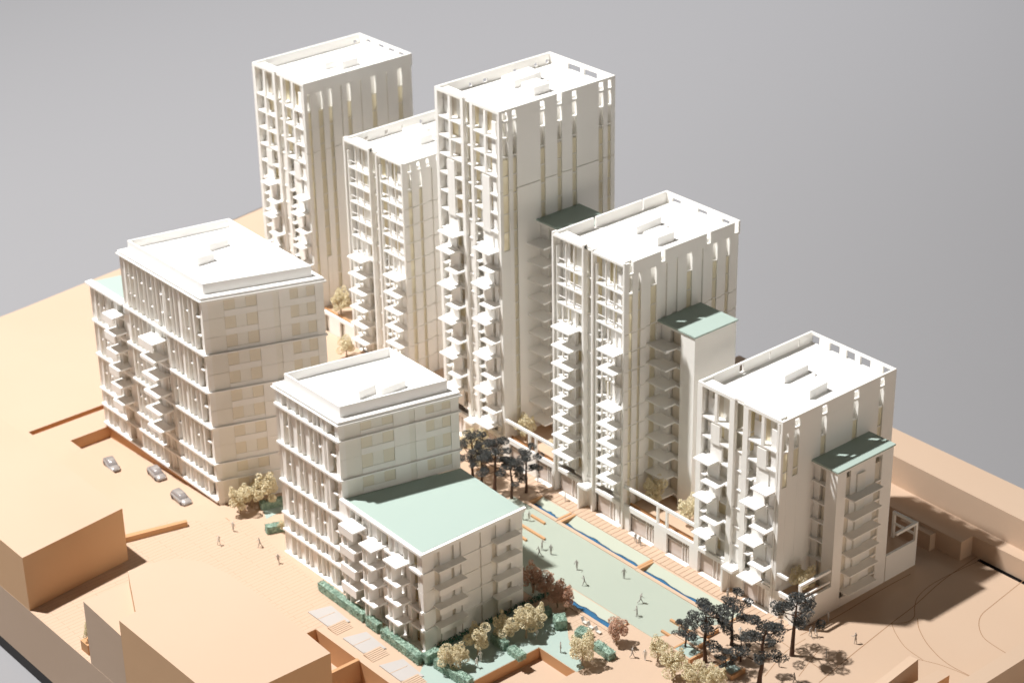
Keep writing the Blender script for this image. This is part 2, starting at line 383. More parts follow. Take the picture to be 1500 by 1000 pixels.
# slabs, steps and ramps beside the front white block
for i in range(5):
    ox, oy = i*10.6, -.15*i
    x0 = -55.2+ox
    t = thing('paved_ramp', x0, -58+oy, 0, ['white ramp slab with timber steps farthest left of the row', 'white ramp slab with timber steps, second from the left', 'white ramp slab with timber steps, middle of the row',
              'white ramp slab with timber steps, fourth from the left', 'white ramp slab with timber steps by the front garden hedge'][i], 'ramp', 'white ramp slabs in front of the low white block')
    prism('slab', [(x0, -60.4+oy), (x0+1.2, -56.2+oy), (x0+7.4, -56.6+oy), (x0+6.0, -60.4+oy)], 0, .24, MPLAT, t)
    prism('slab', [(x0+3.0, -60.4+oy), (x0+3.2, -56.9+oy), (x0+3.35, -56.9+oy), (x0+3.15, -60.4+oy)], .24, .27, MWD, t)
    for k in range(6):
        sx = x0+6.3+.45*k
        box('step', sx, sx+.4, -60.7+oy, -57.1+oy, 0, .34-.05*k, MWD, t)

# ------------------------------------------------------------------ towers
BAYS = ((0.0, .445), (.55, 1.0))
def tower(label, x1, w, h, d, spec):
    t = thing('residential_tower', x1-w/2, d/2, 0, label, 'model building', 'slender white towers in a row along the promenade')
    F = Face((x1-w, 0), (x1, 0), t); Sd = Face((x1, 0), (x1, d), t)
    framed = spec['framed']; zd = h-2.2
    # core and deck
    box('core', x1-w+2.9, x1-2.9 if not spec.get('thin') else x1-2.9, 2.9, d-.6, 0, zd-.4, MT, t)
    box('roof_deck', x1-w+.35, x1-1.75, 3.0, d-.35, zd-.4, zd, MR, t)
    # parapets
    pw = .4
    # left (far) side wall with small openings
    def parapet(Fc, L, holes, lo_, tr=0):
        s = tr; L = L-tr
        for a, b, *op in list(holes)+[(L, L)]:
            if op: lo = (0, .0)
            else: lo = lo_
            if a > s: Fc.box('parapet', s, a, zd-.4, h, -pw, 0, MW)
            if b > a: Fc.box('parapet_rail', a, b, h-lo[0], h, -pw, 0, MW) if lo[0] > 0 else None; Fc.box('parapet_sill', a, b, zd-.4, zd+lo[1], -pw, 0, MW) if b > a else None
            s = b
    FL = Face((x1-w, d), (x1-w, 0), t); FB = Face((x1, d), (x1-w, d), t)
    parapet(FL, d, [(d*a, d*b) for a, b in spec['left_holes']], spec.get('lo_left', (.8, .1)))
    parapet(FB, w, [(w*a, w*b) for a, b in spec['back_holes']], spec.get('lo_back', (.7, .2)), .405)
    # left and rear walls
    FL.box('side_wall', 0, d-.72, 0, zd-.4, -.5, 0, MW); FB.box('rear_wall', .72, w-.52, 0, zd-.4, -.5, 0, MW)
    levels = []
    z = spec['z0']
    while z > 4.5: levels.append(z); z -= ST
    # front face --------------------------------------------------------------
    fw = spec.get('fin', .95)
    zt0 = h-.75
    F.box('top_beam', .405, w*.445, h-.6, h, -.4, 0, MW); F.box('top_beam', w*.55, w-.405, h-.6, h, -.4, 0, MW)
    F.box('gap_parapet', w*.445, w*.55, h-.5, h-.05, -.9, -.45, MW)
    F.box('roof_edge', .4, w-1.7, h-.74, h-.51, -3.0, -.41, MR)
    F.box('roof_edge_wall', .4, w-1.7, zd-.4, h-.75, -3.0, -2.8, MW)
    for bi, (b0, b1) in enumerate(BAYS):
        s0, s1 = b0*w, b1*w; bw = s1-s0
        top = h-.01
        if framed:
            F.box('frame_post', s0, s0+.42, 0, top-1.0, -.7, .34, MW); F.box('frame_post', s1-.42, s1, 0, top+.25, -.7 if not bi else .01, .34, MW)
            F.box('frame_beam', s0+.42, s1-.42, h-.55, h-.1, .0, .34, MW); F.box('frame_post', s0-.0, s0+.42, top-1.0, top+.2, -.7, .34, MW)
            F.box('inner_post', s0+.5, s0+.95, 4.9, zd-.3, -.6, -.08, MW); F.box('inner_post', s1-.95, s1-.5, 4.9, zd-.3, -.6, -.08, MW)
        else:
            F.box('fin', s0, s0+fw, 0, h-.61, -.7, .02, MW); F.box('fin', s1-fw, s1-(.705 if bi else 0), 0, h-.61, -.7, .02, MW)
        i0, i1 = s0+fw, s1-fw
        zt = h-.76
        for li, z in enumerate(levels):
            balc = spec['balc'][bi]; kind = balc.get(round(z), None) if False else None
            zb = [q for q in balc if abs(q[0]-z) < 1.6]
            inb = z < spec['zb'][bi]
            # loggia floor slab
            F.box('loggia_floor', i0, i1, z-.16, z+.16, -2.1, -.06 if not inb else -.75, MR)
            # recessed wall with a window in it
            H = (zt if li == 0 else levels[li-1]-.16)
            wx = i0+(.12+.3*((li*7+bi*3) % 3)/2)*(i1-i0)
            ww = (i1-i0)*(.32 if li % 2 else .42)
            F.box('back_wall', i0, wx, z+.16, H, -2.1, -1.7, MW)
            F.box('back_wall', wx+ww, i1, z+.16, H, -2.1, -1.7, MT)
            F.box('window', wx, wx+ww, z+.16, H, -2.1, -1.85, MG if (li+bi) % 2 else MG2)
            if not inb:
                # open loggia: mullions and an inner screen
                if framed:
                    for q in (.36, .68):
                        F.box('mullion', i0+q*(i1-i0)-.09, i0+q*(i1-i0)+.09, z+.16, H, -.4, -.1, MW)
                    F.box('loggia_rail', i0, i1, z+1.28, z+1.4, -.4, -.28, MR)
                    F.box('screen', i0+.1, i0+.32*(i1-i0), z+.16, H, -1.5, -1.4, MR)
                else:
                    m0 = spec.get('mull', (.5,))
                    if li >= 1 and spec.get('mid3') and z < spec['mid3']:
                        # solid strip between two narrow openings
                        F.box('wall_panel', i0+.34*(i1-i0), i0+.66*(i1-i0), z-.5, z+ST-.5, -.6, -.02, MW)
                    else:
                        for q in m0:
                            F.box('mullion', i0+q*(i1-i0)-.32, i0+q*(i1-i0)+.32, z+.16, H, -.55, -.03, MW)
                    F.box('screen', i0+.1, i0+.36*(i1-i0), z+.16, H*.6+z*.4, -1.6, -1.5, MR)
            else:
                # balcony zone: wall panel hung in the bay, narrow openings either side
                if framed:
                    for q in (.18, .42, .72):
                        F.box('mullion', i0+q*(i1-i0)-.1, i0+q*(i1-i0)+.1, z+.16, H, -.6, -.25, MW)
                    F.box('wall_panel', i0+.44*(i1-i0), i0+.68*(i1-i0), z-.16, H, -1.3, -.9, MW)
                    F.box('ledge', i0+.7*(i1-i0), i1, z-.16, z+.16, -.8, -.06, MR)
                    F.box('ledge', i0, i0+.18*(i1-i0), z-.16, z+.16, -.8, -.1, MR)
                else:
                    a, b = ((.22, .62) if li % 2 else (.30, .72))
                    F.box('wall_panel', i0+a*(i1-i0), i0+b*(i1-i0), z-.16, H, -.75, -.35, MW)
                    F.box('ledge', i0+.76*(i1-i0), i1, z-.16, z+.16, -.8, -.05, MR)
                    F.box('ledge', i0, i0+.18*(i1-i0), z-.3, z-.05, -.8, -.05, MR)
        for (z, a, b, dp) in [(min(levels, key=lambda q: abs(q-z_+.4)), a_, b_, d_) for z_, a_, b_, d_ in spec['balc'][bi]]:
            bb = balcony(F, s0+a*bw, s0+b*bw, z, dp, n0=-.35)
    # recessed strip between the bays
    for li, z in enumerate(levels):
        g0, g1 = w*.445, w*.55
        F.box('gap_floor', g0, g1, z-.12, z+.12, -2.9, -.5, MR)
        H = (h-.76 if li == 0 else levels[li-1]-.12)
        if z < spec['zb'][0]+1: F.box('gap_panel', g0, g1, z+.12, H, -1.0, -.7, MW)
        else: F.box('gap_window', g0, g1, z+.12, H, -2.9, -2.2, MG)
    F.box('gap_panel', w*.445, w*.55, 0, levels[-1]-.12, -1.0, -.7, MW)
    # entrance canopy and shopfronts
    if spec.get('shop', True):
        F.box('entrance_canopy', w*.42, w*.56, 5.0, 5.5, -.6, 1.6, MR)
        F.box('entrance_cheek', w*.42, w*.44, 0, 5.0, -.6, 1.5, MW)
        for b0, b1 in BAYS:
            s0, s1 = b0*w+fw, b1*w-fw
            F.box('shop_glazing', s0, s1, 0, 4.6, -.9, -.75, MSH)
            F.box('shop_beam', s0, s1, 4.6, 5.3, -.6, .05, MR)
            F.box('shop_rail', s0, s1, 3.9, 4.02, -.7, -.55, MW)
            for q in (.5, .64, .78): F.box('shop_mullion', s0+q*(s1-s0), s0+q*(s1-s0)+.12, 0, 4.6, -.74, -.55, MW)
            F.box('shop_plinth', s0+.1*(s1-s0), s1, .02, .16, -.5, .55, MR)
    # side face -----------------------------------------------------------------
    slots = [(a*d, b*d) for a, b in spec['slots']]
    notch = [(a*d, b*d, *o_) for a, b, *o_ in spec['notch']]
    seams = spec['seams']            # heights where the sheets are butted
    s = 0
    cuts = slots+[(d, d)]
    zs = [0]+sorted(seams)+[zd-.4]
    fins = spec.get('pleats')
    for (a, b) in cuts:
        if a-s > .05:
            for k in range(len(zs)-1):
                z0, z1 = zs[k]+(.07 if k else 0), zs[k+1]-.07*(k < len(zs)-2)
                npan = max(1, int(round((a-s)/1.35))) if fins else 1
                for j in range(npan):
                    u0 = s+(a-s)*j/npan; u1 = s+(a-s)*(j+1)/npan
                    off = (-.34 if j % 2 and fins else 0) + (rnd.uniform(-.03, .03))
                    Sd.box('side_panel', u0+(.04 if j else 0), u1, z0, z1, -.57, off, MW)
        if b > a:
            zlo = spec['slot_lo'].get(cuts.index((a, b)), 0)
            if zlo > 0: Sd.box('side_panel', a, b, 0, zlo, -.7, -.05, MW)
            zo = h-spec.get('open_slot', 6.5); Sd.box('slot_window', a, b, zlo, zo, -.36, -.28, MGS)
            z = spec['z0']
            while z > max(zlo, 5):
                Sd.box('slot_ledge', a, b, z-.09, z+.09, -.57 if z > zo else -.27, -.1, MW); z -= ST
        s = b
    # backing wall behind the sheets
    Sd.box('side_backing', .6, d-.6, 0, zd-.41, -2.9, -1.75, MR)
    # side parapet with notches
    parapet(Sd, d, notch, (-.01, .0)) if spec.get('open_notch') else parapet(Sd, d, notch, (.5, .05))
    roof_boxes(t, zd, *spec['boxes'])
    return t, F, Sd

def green_block(t, x0, x1, y0, y1, h, balc_z, side='plain'):
    """lower wing with a mint roof against the tower's side"""
    F = Face((x0, y0), (x1, y0), t); Q = Face((x1, y0), (x1, y1), t)
    w = x1-x0; d = y1-y0
    box('wing_roof', x0, x1+.25, y0-.25, y1+.2, h-.3, h, MGR, t)
    box('wing_core', x0, x1-1.6, y0+1.6, y1, 0, h-.3, MT, t)
    F.box('wing_fin', w*.62 if side == 'plain' else w*.55, w, 0, h-.31, -.8, 0, MW)
    z = h-4.2; i = 0; i1 = w*(.62 if side == 'plain' else .55)
    F.box('wing_panel', 0, i1, h-.9, h-.31, -.7, 0, MW)
    while z > 4:
        F.box('wing_floor', 0, i1, z-.13, z+.13, -1.55, -.1, MR)
        F.box('wing_window', i1*.5, i1*.92, z+.13, min(z+ST-.13, h-.9), -1.5, -1.2, MG2)
        F.box('wing_panel', 0, i1*.42, z+.13, min(z+ST-.13, h-.9), -1.4, -.7, MW)
        if balc_z == 'all' or i in balc_z: balcony(F, -1.0 if side == 'plain' else .2, i1*.8, z, 2.6, n0=-.7)
        z -= ST; i += 1
    if side == 'plain':
        Q.box('wing_end_wall', .81, d, 0, h-.31, -.6, -.01, MW)
    else:
        # end wall with two window columns and stacked balconies
        Q.box('wing_end_wall', .81, d*.16, 0, h-.31, -.8, -.01, MW)
        Q.box('wing_end_wall', d*.26, d*.70, 0, h-.31, -.8, -.3, MW)
        Q.box('wing_end_wall', d*.80, d, 0, h-.31, -.8, 0, MW)
        z = h-6.2
        Q.box('wing_end_head', d*.16, d*.80, h-1.0, h-.31, -.2, 0, MW)
        k = 0
        while z > 3:
            for a, b in ((.16, .26), (.70, .80)):
                Q.box('wing_window', d*a, d*b, z+.15, z+ST-.15, -.8, -.5, MG2)
                Q.box('wing_ledge', d*a, d*b, z-.15, z+.15, -.8, -.05, MW)
            balcony(Q, d*.18, d*.70, z, 1.9, m=MW)
            Q.box('balcony_screen', d*.36, d*.5, z+.14, z+ST-.14, -.3, .1, MT)
            z -= ST; k += 1
        Q.box('wing_end_wall', d*.16, d*.80, 0, z+ST-1.5, -.29, 0, MW)

def LR(zl, la, ra, dl=3.0, dr=2.5, first='L'):
    """balconies alternating between the left and the right of a bay"""
    out = []
    for i, z in enumerate(zl):
        L_ = (i % 2 == 0) == (first == 'L')
        out.append((z, *(la if L_ else ra), dl if L_ else dr))
    return out
zl = lambda a, n: [a-ST*i for i in range(n)]

# the farthest tower
tower('white tower at the far left back, its shaded side streaked with glowing vertical slots', -135.5, 18.6, 62.1, 28.4, dict(
    framed=False, z0=55.5, zb=(40, 40), mid3=41, shop=False, fin=.9,
    balc=(LR(zl(38.0, 9), (.40, .82), (.60, 1.0), 2.2, 2.1), LR(zl(38.0, 8), (.60, 1.0), (.47, .88), 2.1, 2.2)),
    left_holes=((.04, .07),), back_holes=((.1, .22), (.3, .42), (.5, .62), (.75, .85)), lo_back=(.5, .9), lo_left=(1.2, .3),
    slots=((.03, .055), (.13, .165), (.215, .25), (.385, .42), (.62, .655), (.865, .90)), notch=(), seams=[46.5], pleats=True, slot_lo={1: 22, 3: 10, 4: 10, 5: 10},
    boxes=(((470, 91), (477, 103), (497, 97)), ((496, 93), (502, 102), (524, 95)))))
tower('white tower half hidden behind the tallest one, square holes along its roof edge', -102.4, 19.5, 54.3, 28.6, dict(
    framed=True, z0=48.3, zb=(31, 31), shop=False, fin=.95,
    balc=([(z, .24, .80, 2.4) for z in zl(30.1, 6)], [(z, .40, .95, 2.4) for i, z in enumerate(zl(30.1, 6))]),
    left_holes=((.12, .15), (.3, .33), (.49, .50), (.62, .65), (.8, .83)), back_holes=((.3, .4), (.6, .7)), lo_left=(1.0, .2),
    slots=((.035, .07), (.13, .16), (.30, .335), (.55, .585), (.75, .78)), notch=((.035, .07), (.12, .15), (.20, .23), (.29, .32)), seams=zl(44.5, 10), pleats=True, slot_lo={}, 
    boxes=(((600, 198), (606, 206), (630, 198)), ((608, 206), (616, 213), (634, 207)))))
tB, FB_, SB = tower('tallest white tower of the model, dark green terrace roof at its side', -72.6, 18.9, 73.4, 29.1, dict(
    open_slot=10, framed=False, z0=67.8, zb=(46, 46), mid3=57, fin=.8,
    balc=([(46.2, .28, .85, 2.3)]+LR(zl(42.3, 9), (.2, .72), (.48, .9), 2.4, 2.2), [(45.9, .3, .88, 2.3)]+LR(zl(42.0, 10), (.48, .9), (.22, .74), 2.2, 2.4)),
    left_holes=((.02, .05), (.12, .15), (.3, .34), (.56, .60), (.69, .72)), back_holes=((.25, .45), (.5, .70)), lo_left=(1.3, .1), lo_back=(.75, .15),
    slots=((.025, .075), (.11, .145), (.345, .385), (.49, .53), (.62, .66), (.855, .895), (.935, .965)), notch=((.025, .075), (.11, .145), (.345, .385), (.49, .53, 1), (.62, .66), (.855, .895), (.935, .965)), seams=[57.3], slot_lo={0: 45, 3: 12},
    boxes=(((747, 125), (753, 130), (785, 113)), ((761, 134), (782, 141), (806, 134)))))
green_block(tB, -72.6, -63.2, 9, 19.6, 49.6, 'all')
tC, FC, SC = tower('white tower with finely gridded loggias and a half-shaded mint roof on its side wing', -38.4, 19.4, 54.4, 28.8, dict(
    framed=True, z0=48.2, zb=(39, 37.5), fin=.95,
    balc=([(z, .24, .82, 2.6) for z in zl(37.7, 8)], [(z, .44, .96, 2.6) for z in (37.3, 33.6, 25.8, 22.0, 18.2, 14.4, 10.7)]),
    left_holes=((.22, .235), (.64, .66)), back_holes=((.12, .22), (.42, .55), (.78, .9)), lo_left=(0.0, .1), lo_back=(.8, .6),
    slots=((.03, .06), (.105, .13), (.225, .265), (.54, .575), (.77, .80), (.89, .91)), notch=((.03, .065), (.30, .335), (.70, .735), (.95, .985)), open_notch=True, seams=zl(40.4, 9), pleats=True, slot_lo={},
    boxes=(((929, 338), (932.5, 344), (962, 326)), ((940, 352), (963, 361), (988, 352)))))
green_block(tC, -38.4, -29.0, 8.2, 18.7, 41, 'all')
tD, FD, SD_ = tower('shortest white tower at the right with a mint roofed wing facing the road', 0, 20, 38.6, 28.9, dict(
    framed=False, z0=32.2, zb=(26, 26), mid3=29, fin=1.15,
    balc=(LR(zl(25.2, 5), (.15, .58), (.37, .80), 2.1, 2.1), LR(zl(25.0, 6), (.46, .88), (.18, .62), 2.1, 2.1)),
    left_holes=((.12, .13), (.38, .39), (.62, .655), (.88, .89)), back_holes=((.03, .14), (.28, .40), (.46, .56), (.64, .76), (.88, .98)), lo_left=(.35, .3), lo_back=(.45, .1),
    slots=((.02, .06), (.105, .15), (.34, .385), (.62, .665), (.855, .895)), notch=((.105, .15), (.34, .385), (.62, .665), (.855, .895)), seams=[], slot_lo={0: 25.5, 1: 27},
    boxes=(((1124, 541), (1149, 562), (1180, 543)), ((1164, 572), (1186, 585), (1208, 570)))))
green_block(tD, 0, 5.8, 8, 22.4, 28.5, (), side='balconies')
tD_F = FD

# podiums between and beside the towers
def podium(label, x0, x1, beam=True, z=5.3, tree=None):
    t = thing('podium', (x0+x1)/2, 10, 0, label, 'podium', 'low white podiums between the towers')
    F = Face((x0+.02, 0), (x1-.02, 0), t); w = x1-x0-.04
    F.box('podium_parapet', 0, w, z-.9, z+.1, -.5, -.02, MR)
    box('podium_deck', x0+.02, x1-.02, .5, 30, z-1.2, z-.7, MWD, t)
    F.box('podium_pier', 0, w*.08, 0, z-.9, -.5, -.04, MW); F.box('podium_pier', w*.44, w*.62, 0, z-.9, -.5, -.04, MW)
    F.box('podium_pier', w*.94, w, 0, z-.9, -.5, -.04, MW)
    for a, b in ((.08, .44), (.62, .94)):
        F.box('shop_glazing', w*a, w*b, 0, z-.9, -.9, -.7, MSH)
        F.box('shop_rail', w*a, w*b, 3.2, 3.32, -.68, -.5, MW)
        for q in (.62, .74, .86): F.box('shop_mullion', w*(a+(b-a)*q), w*(a+(b-a)*q)+.12, 0, z-.9, -.68, -.5, MW)
        F.box('shop_plinth', w*a+.3, w*b-.1, .02, .16, -.45, .6, MR)
    F.box('planter_ledge', .2, w-.2, z-.69, z-.2, -1.8, -1.45, MWE)
    if beam:
        F.box('terrace_beam', 0, w, 8.9, 9.45, -.5, -.03, MR)
        for q in (.47, .60): F.box('beam_post', w*q, w*q+.45, z+.1, 8.9, -.48, -.05, MW)
    box('rear_wall', x0+.02, x1-.02, 29.4, 30, 0, z+.6, MW, t)
    return t
podium('white podium with tan terrace and beam between the gridded tower and the shortest tower', -38.4, -20)
podium('white podium with tan terrace and beam between the tallest tower and the gridded tower', -72.6, -57.8)
podium('white podium glimpsed between the tallest tower and the one behind it', -102.4, -91.5, beam=False, z=7)
# raised court between the two left groups, with its podium wall
b_ = box('raised_court', -136, -108, -14, -.1, 0, 6.8, MWD); tagk(b_, 'structure')
t = thing('podium', -129, 6, 0, 'far white podium with slim windows under a tan terrace, beside the far left tower', 'podium')
F = Face((-135.4, 0), (-122, 0), t)
F.box('podium_parapet', 0, 13.4, 10.6, 11.3, -.5, 0, MR); box('podium_deck', -135.4, -122, .5, 24, 10, 10.6, MWD, t)
for a, b in ((0, 2.4), (4.1, 8.1), (9.8, 13.4)): F.box('podium_pier', a, b, 0, 10.6, -.5, -.02, MW)
for a, b in ((2.4, 4.1), (8.1, 9.8)):
    F.box('window', a, b, 0, 10.6, -.9, -.7, MG2)
    for q in (.35, .7): F.box('mullion', a+(b-a)*q, a+(b-a)*q+.1, 6.8, 10.6, -.69, -.5, MW)
F.box('planter_ledge', .2, 13, 10.6, 10.9, -1.9, -1.4, MWE)
# corner podium of the shortest tower
t = thing('corner_podium', 3, 3, 0, 'white corner podium with framed roof terrace at the foot of the shortest tower', 'podium')
F = Face((.02, 0), (5.8, 0), t); Q = Face((5.8, 0), (5.8, 8), t)
F.box('podium_wall', 0, 1.0, 0, 4.6, -.5, 0, MW); F.box('shop_glazing', 1.0, 3.4, 0, 4.4, -.9, -.6, MT); F.box('podium_wall', 3.4, 5.3, 0, 4.6, -.5, 0, MW)
F.box('podium_parapet', 0, 5.28, 4.6, 5.4, -.5, .03, MR)
Q.box('podium_wall', 0, 8, 0, 5.4, -.5, 0, MW)
box('podium_deck', .05, 5.3, .5, 7.7, 4.0, 4.4, MWD, t)
F.box('terrace_beam', .2, 2.6, 8.5, 9.0, -.5, 0, MR)
Q.box('terrace_beam', 0, 7.7, 8.5, 9.0, -.5, 0, MR); Q.box('beam_post', 0, .5, 5.4, 8.5, -.48, -.02, MW)
Q.box('terrace_rail', .5, 7.7, 6.3, 6.6, -.3, -.05, MW)
t = thing('corner_podium', 3, 27, 0, 'low white wall and pergola frame behind the shortest tower', 'podium')
Q = Face((5.8, 22.6), (5.8, 31), t)
Q.box('podium_wall', 0, 8.4, 0, 5.4, -.5, 0, MW)
box('podium_deck', .05, 5.3, 22.7, 30.9, 3.2, 3.6, MWD, t)
Q.box('terrace_beam', 2.5, 8.4, 8.6, 9.1, -.5, 0, MW); Q.box('beam_post', 7.9, 8.4, 5.4, 8.6, -.5, 0, MW)
box('terrace_beam', .3, 5.3, 30.4, 30.9, 8.6, 9.1, MW, t); box('beam_post', .3, .8, 30.4, 30.9, 3.6, 8.6, MW, t)
box('terrace_rail', .8, 5.3, 30.5, 30.8, 6.4, 6.8, MW, t)

# ------------------------------------------------------------------ the two broad blocks in front
def offset(P, q, d):
    """polygon inset (d>0) of a convex CCW polygon"""
    n = len(P); out = []
    L_ = []
    for i in range(n):
        a, b = Vector(P[i]), Vector(P[(i+1) % n]); dd = (b-a).normalized(); nn = Vector((-dd.y, dd.x)); L_.append((a+nn*d, dd))
    for i in range(n):
        (a, u), (b, w_) = L_[i-1], L_[i]
        cr = u.x*w_.y-u.y*w_.x; tt = ((b-a).x*w_.y-(b-a).y*w_.x)/cr; out.append(tuple(a+u*tt))
    return out
def fronts(F, L, bands, zg, rs, mod=3.35, skip=()):
    """busy lit facade: bands every other floor; white panels, fins and ledged openings between"""
    r = random.Random(rs)
    nm = int(round(L/mod)); mw = L/nm
    pat = [r.choice('abcab') for _ in range(nm)]
    for k in range(len(bands)-1):
        zt, zb = bands[k]-.22, bands[k+1]+.22
        for j in range(nm):
            s0 = j*mw; c = pat[j]
            if c == 'a': seq = [('f', 0, .05), ('p', .09, .45), ('o', .47, .62), ('f', .66, .70), ('o', .74, .96)]
            elif c == 'b': seq = [('f', 0, .05), ('o', .08, .34), ('p', .36, .50), ('f', .54, .58), ('p', .62, .97)]
            else: seq = [('f', 0, .05), ('p', .10, .24), ('o', .26, .40), ('p', .42, .74), ('f', .80, .84), ('f', .90, .93)]
            if j == 0: seq = [('p', 0, .42), ('f', .5, .6), ('o', .6, 1.)]
            if j == nm-1: seq = [('f', 0, .12), ('o', .12, .55), ('p', .55, 1.)]
            for ty, a, b in seq:
                a, b = s0+a*mw, s0+b*mw
                if ty == 'f': F.box('fin', a, b, zb, zt, -.9, .12, MW)
                elif ty == 'p': F.box('wall_panel', a, b, zb, zt-.001, -.8, -.4, MW)
                else:
                    F.box('window', a-.15, b+.15, zb, zt, -1.7, -1.5, MG if (j+k) % 3 else MG2)
                    z = bands[k]-ST if bands[k]-bands[k+1] > ST+1 else None
                    while z and z > bands[k+1]+1.5:
                        F.box('window_ledge', a, b, z-.12, z+.12, -1.5, -.2, MR); z -= ST
    for z in bands[1:]:
        F.box('floor_band', 0, L, z-.22, z+.22, -1.0, .42, MR)
    F.box('inner_wall', 0.3, L-.3, zg, bands[0]-.3, -2.4, -1.75, MT)

def endwall(F, L, floors, bands, zg, rs, low=True):
    """shaded thin end wall: flush sheets, faint windows, thin seams"""
    r = random.Random(rs)
    cols = [(0, .05, 'w'), (.05, .18, 'g'), (.18, .45, 'h'), (.45, .58, 'w'), (.58, .63, 'g'), (.63, .72, 'w'), (.72, .93, 'h'), (.93, 1., 'w')]
    for k in range(len(floors)-1):
        zt, zb = floors[k]-.025, floors[k+1]+.025
        for a, b, ty in cols:
            m = {'w': MW, 'g': MT, 'h': MW}[ty]
            off = {'w': 0, 'g': -.1, 'h': -.06}[ty]+r.uniform(-.02, .02)
            a_, b_ = a*L+.012, b*L-.012
            if ty == 'h' and k < 11:
                mid = zb+(zt-zb)*.34
                F.box('end_panel', a_, b_, zb, mid, -.5, off, MW)
                nn = 3
                for j in range(nn):
                    F.box('end_window', a_+(b_-a_)*j/nn+.015, a_+(b_-a_)*(j+1)/nn-.015, mid+.02, zt, -.5, -.13, MFP if j != 1 else MT)
            else:
                F.box('end_panel', a_, b_, zb, zt, -.5, off, m)
    F.box('inner_wall', .2, L-.2, zg, floors[0]-.1, -1.2, -.62, MT)
    for z in bands: F.box('floor_band', -.3, L+.3, z-.14, z+.14, -.4, .32, MR)

def top_box(t, P, z, h=2.2, inset=1.25):
    """cornice and set back parapet with the deck inside"""
    prism('cornice', offset(P, 0, -.2), z-.25, z+.05, MR, t); prism('cornice', offset(P, 0, -.45), z-.75, z-.5, MR, t)
    prism('attic', offset(P, 0, -.05), z-1.1, z-.76, MR, t); prism('attic', offset(P, 0, -.02), z-.5, z-.26, MR, t)
    A_ = offset(P, 0, inset); B_ = offset(P, 0, inset+.3)
    prism('roof_deck', B_, z+.05, z+.45, MR, t)
    for i in range(4):
        j = (i+1) % 4
        prism('parapet', [A_[i], A_[j], B_[j], B_[i]], z+.051, z+h, MR, t)

# block at the far left
t = thing('apartment_block', -112, -40, 0, 'broad white apartment block at the left with a lower mint roofed end', 'model building')
PE = [(-125.2, -51.9), (-96.4, -51.9), (-88.6, -30.1), (-120.4, -29.0)]
PE2 = [(-138.6, -51.9), (-125.2, -51.9), (-120.4, -29.0), (-133.5, -29.0)]
FE = Face(PE[0], PE[1], t); FE2 = Face(PE2[0], PE2[1], t)
bE = [43.2, 32.2, 24.4, 16.8, 9.0, 5.3, 0.9]
fronts(FE, FE.L, bE, 0, 3); fronts(FE2, FE2.L, bE[1:], 0, 5, mod=3.3)
FE2.box('cornice', -.6, FE2.L, 32.3, 32.75, -.9, .7, MR)
FE.box('plinth', 0, FE.L, -2.6, .68, -1.6, -.3, MWE); FE2.box('plinth', 0, FE2.L, -2.6, .68, -1.6, -.3, MWE)
FQ = Face(PE[1], PE[2], t); FQL = FQ.L
endwall(FQ, FQL, [43.2-3.8*i for i in range(12)]+[0], [32.2, 24.4, 16.8, 9.0, 5.3], 0, 11)
prism('body', offset(PE, 0, 2.6), 0, 42.8, MT, t); prism('body', offset(PE2, 0, 2.6), 0, 32.0, MT, t)
prism('left_wall', [PE[3], PE[0], (PE[0][0]+.5, PE[0][1]+.9), (PE[3][0]+.5, PE[3][1])], 31, 43, MW, t)
prism('rear_wall', [(PE[2][0], PE[2][1]), (PE[3][0], PE[3][1]), (PE[3][0], PE[3][1]-.6), (PE[2][0]-.3, PE[2][1]-.6)], 0, 43, MW, t)
prism('mint_roof', [(-138.6, -51.6), (-125.0, -51.6), (-120.4, -29.0), (-133.5, -29.0)], 32.1, 32.6, MGR, t)
prism('left_wall', [PE2[3], PE2[0], (PE2[0][0]+.5, PE2[0][1]+.9), (PE2[3][0]+.5, PE2[3][1])], 0, 32.1, MW, t)
top_box(t, PE, 44)
def balc_solid(F, s0, s1, z, dp, rail=1.25, leg=False):
    o = F.box('balcony', s0, s1, z-.16, z+.16, -.9, dp, MR)
    if rail:
        F.box('balustrade', s0, s1, z-rail, z-.16, dp-.16, dp, MW, o); F.box('balustrade', s0, s0+.16, z-rail, z-.16, 0, dp-.16, MW, o)
    return o
for i in range(6):
    z = 29.8-ST*i
    q = -127.5+.1*i+138.6; balc_solid(FE2, q-2.4, q+1.4, z-.1, 2.6, 1.5)
for i in range(6):
    z = 30.0-ST*i
    q = 10.9; balc_solid(FE, q-1.5, q+3.6, z-.1, 3.0, .5 if i else 1.6)
    FE.box('balcony_screen', q+.2, q+1.5, z+.1, z+3.4, -.4, .1, MW)
roof_boxes(t, 44.45, ((283, 356), (307, 369), (337, 361)), ((274, 379), (290, 390), (316, 383)))

# block in the middle foreground
t = thing('apartment_block', -55, -40, 0, 'white apartment block in the front centre stepping down to a large mint roof', 'model building')
PF = [(-74.4, -51.6), (-55.2, -51.6), (-49.9, -29.3), (-69.4, -29.0)]
PF2 = [(-55.2, -51.6), (-32.0, -52.3), (-32.0, -30.2), (-49.9, -29.3)]
FF = Face(PF[0], PF[1], t); FF2 = Face(PF2[0], PF2[1], t)
bF = [34.3, 31.2, 23.4, 15.6, 8.6, 5.0, 0]
fronts(FF, FF.L, bF, 0, 21, mod=3.9); fronts(FF2, FF2.L, [19.2, 15.6, 7.9, 4.3, 0], 0, 22, mod=3.9)
FQ = Face(PF[1], PF[2], t)
endwall(FQ, FQ.L, [34.3, 31.2, 27.4, 23.4, 19.6], [31.2, 23.4], 19.5, 31)
prism('body', offset(PF, 0, 2.6), 0, 34.0, MT, t); prism('body', offset(PF2, 0, 2.6), 0, 19.0, MT, t)
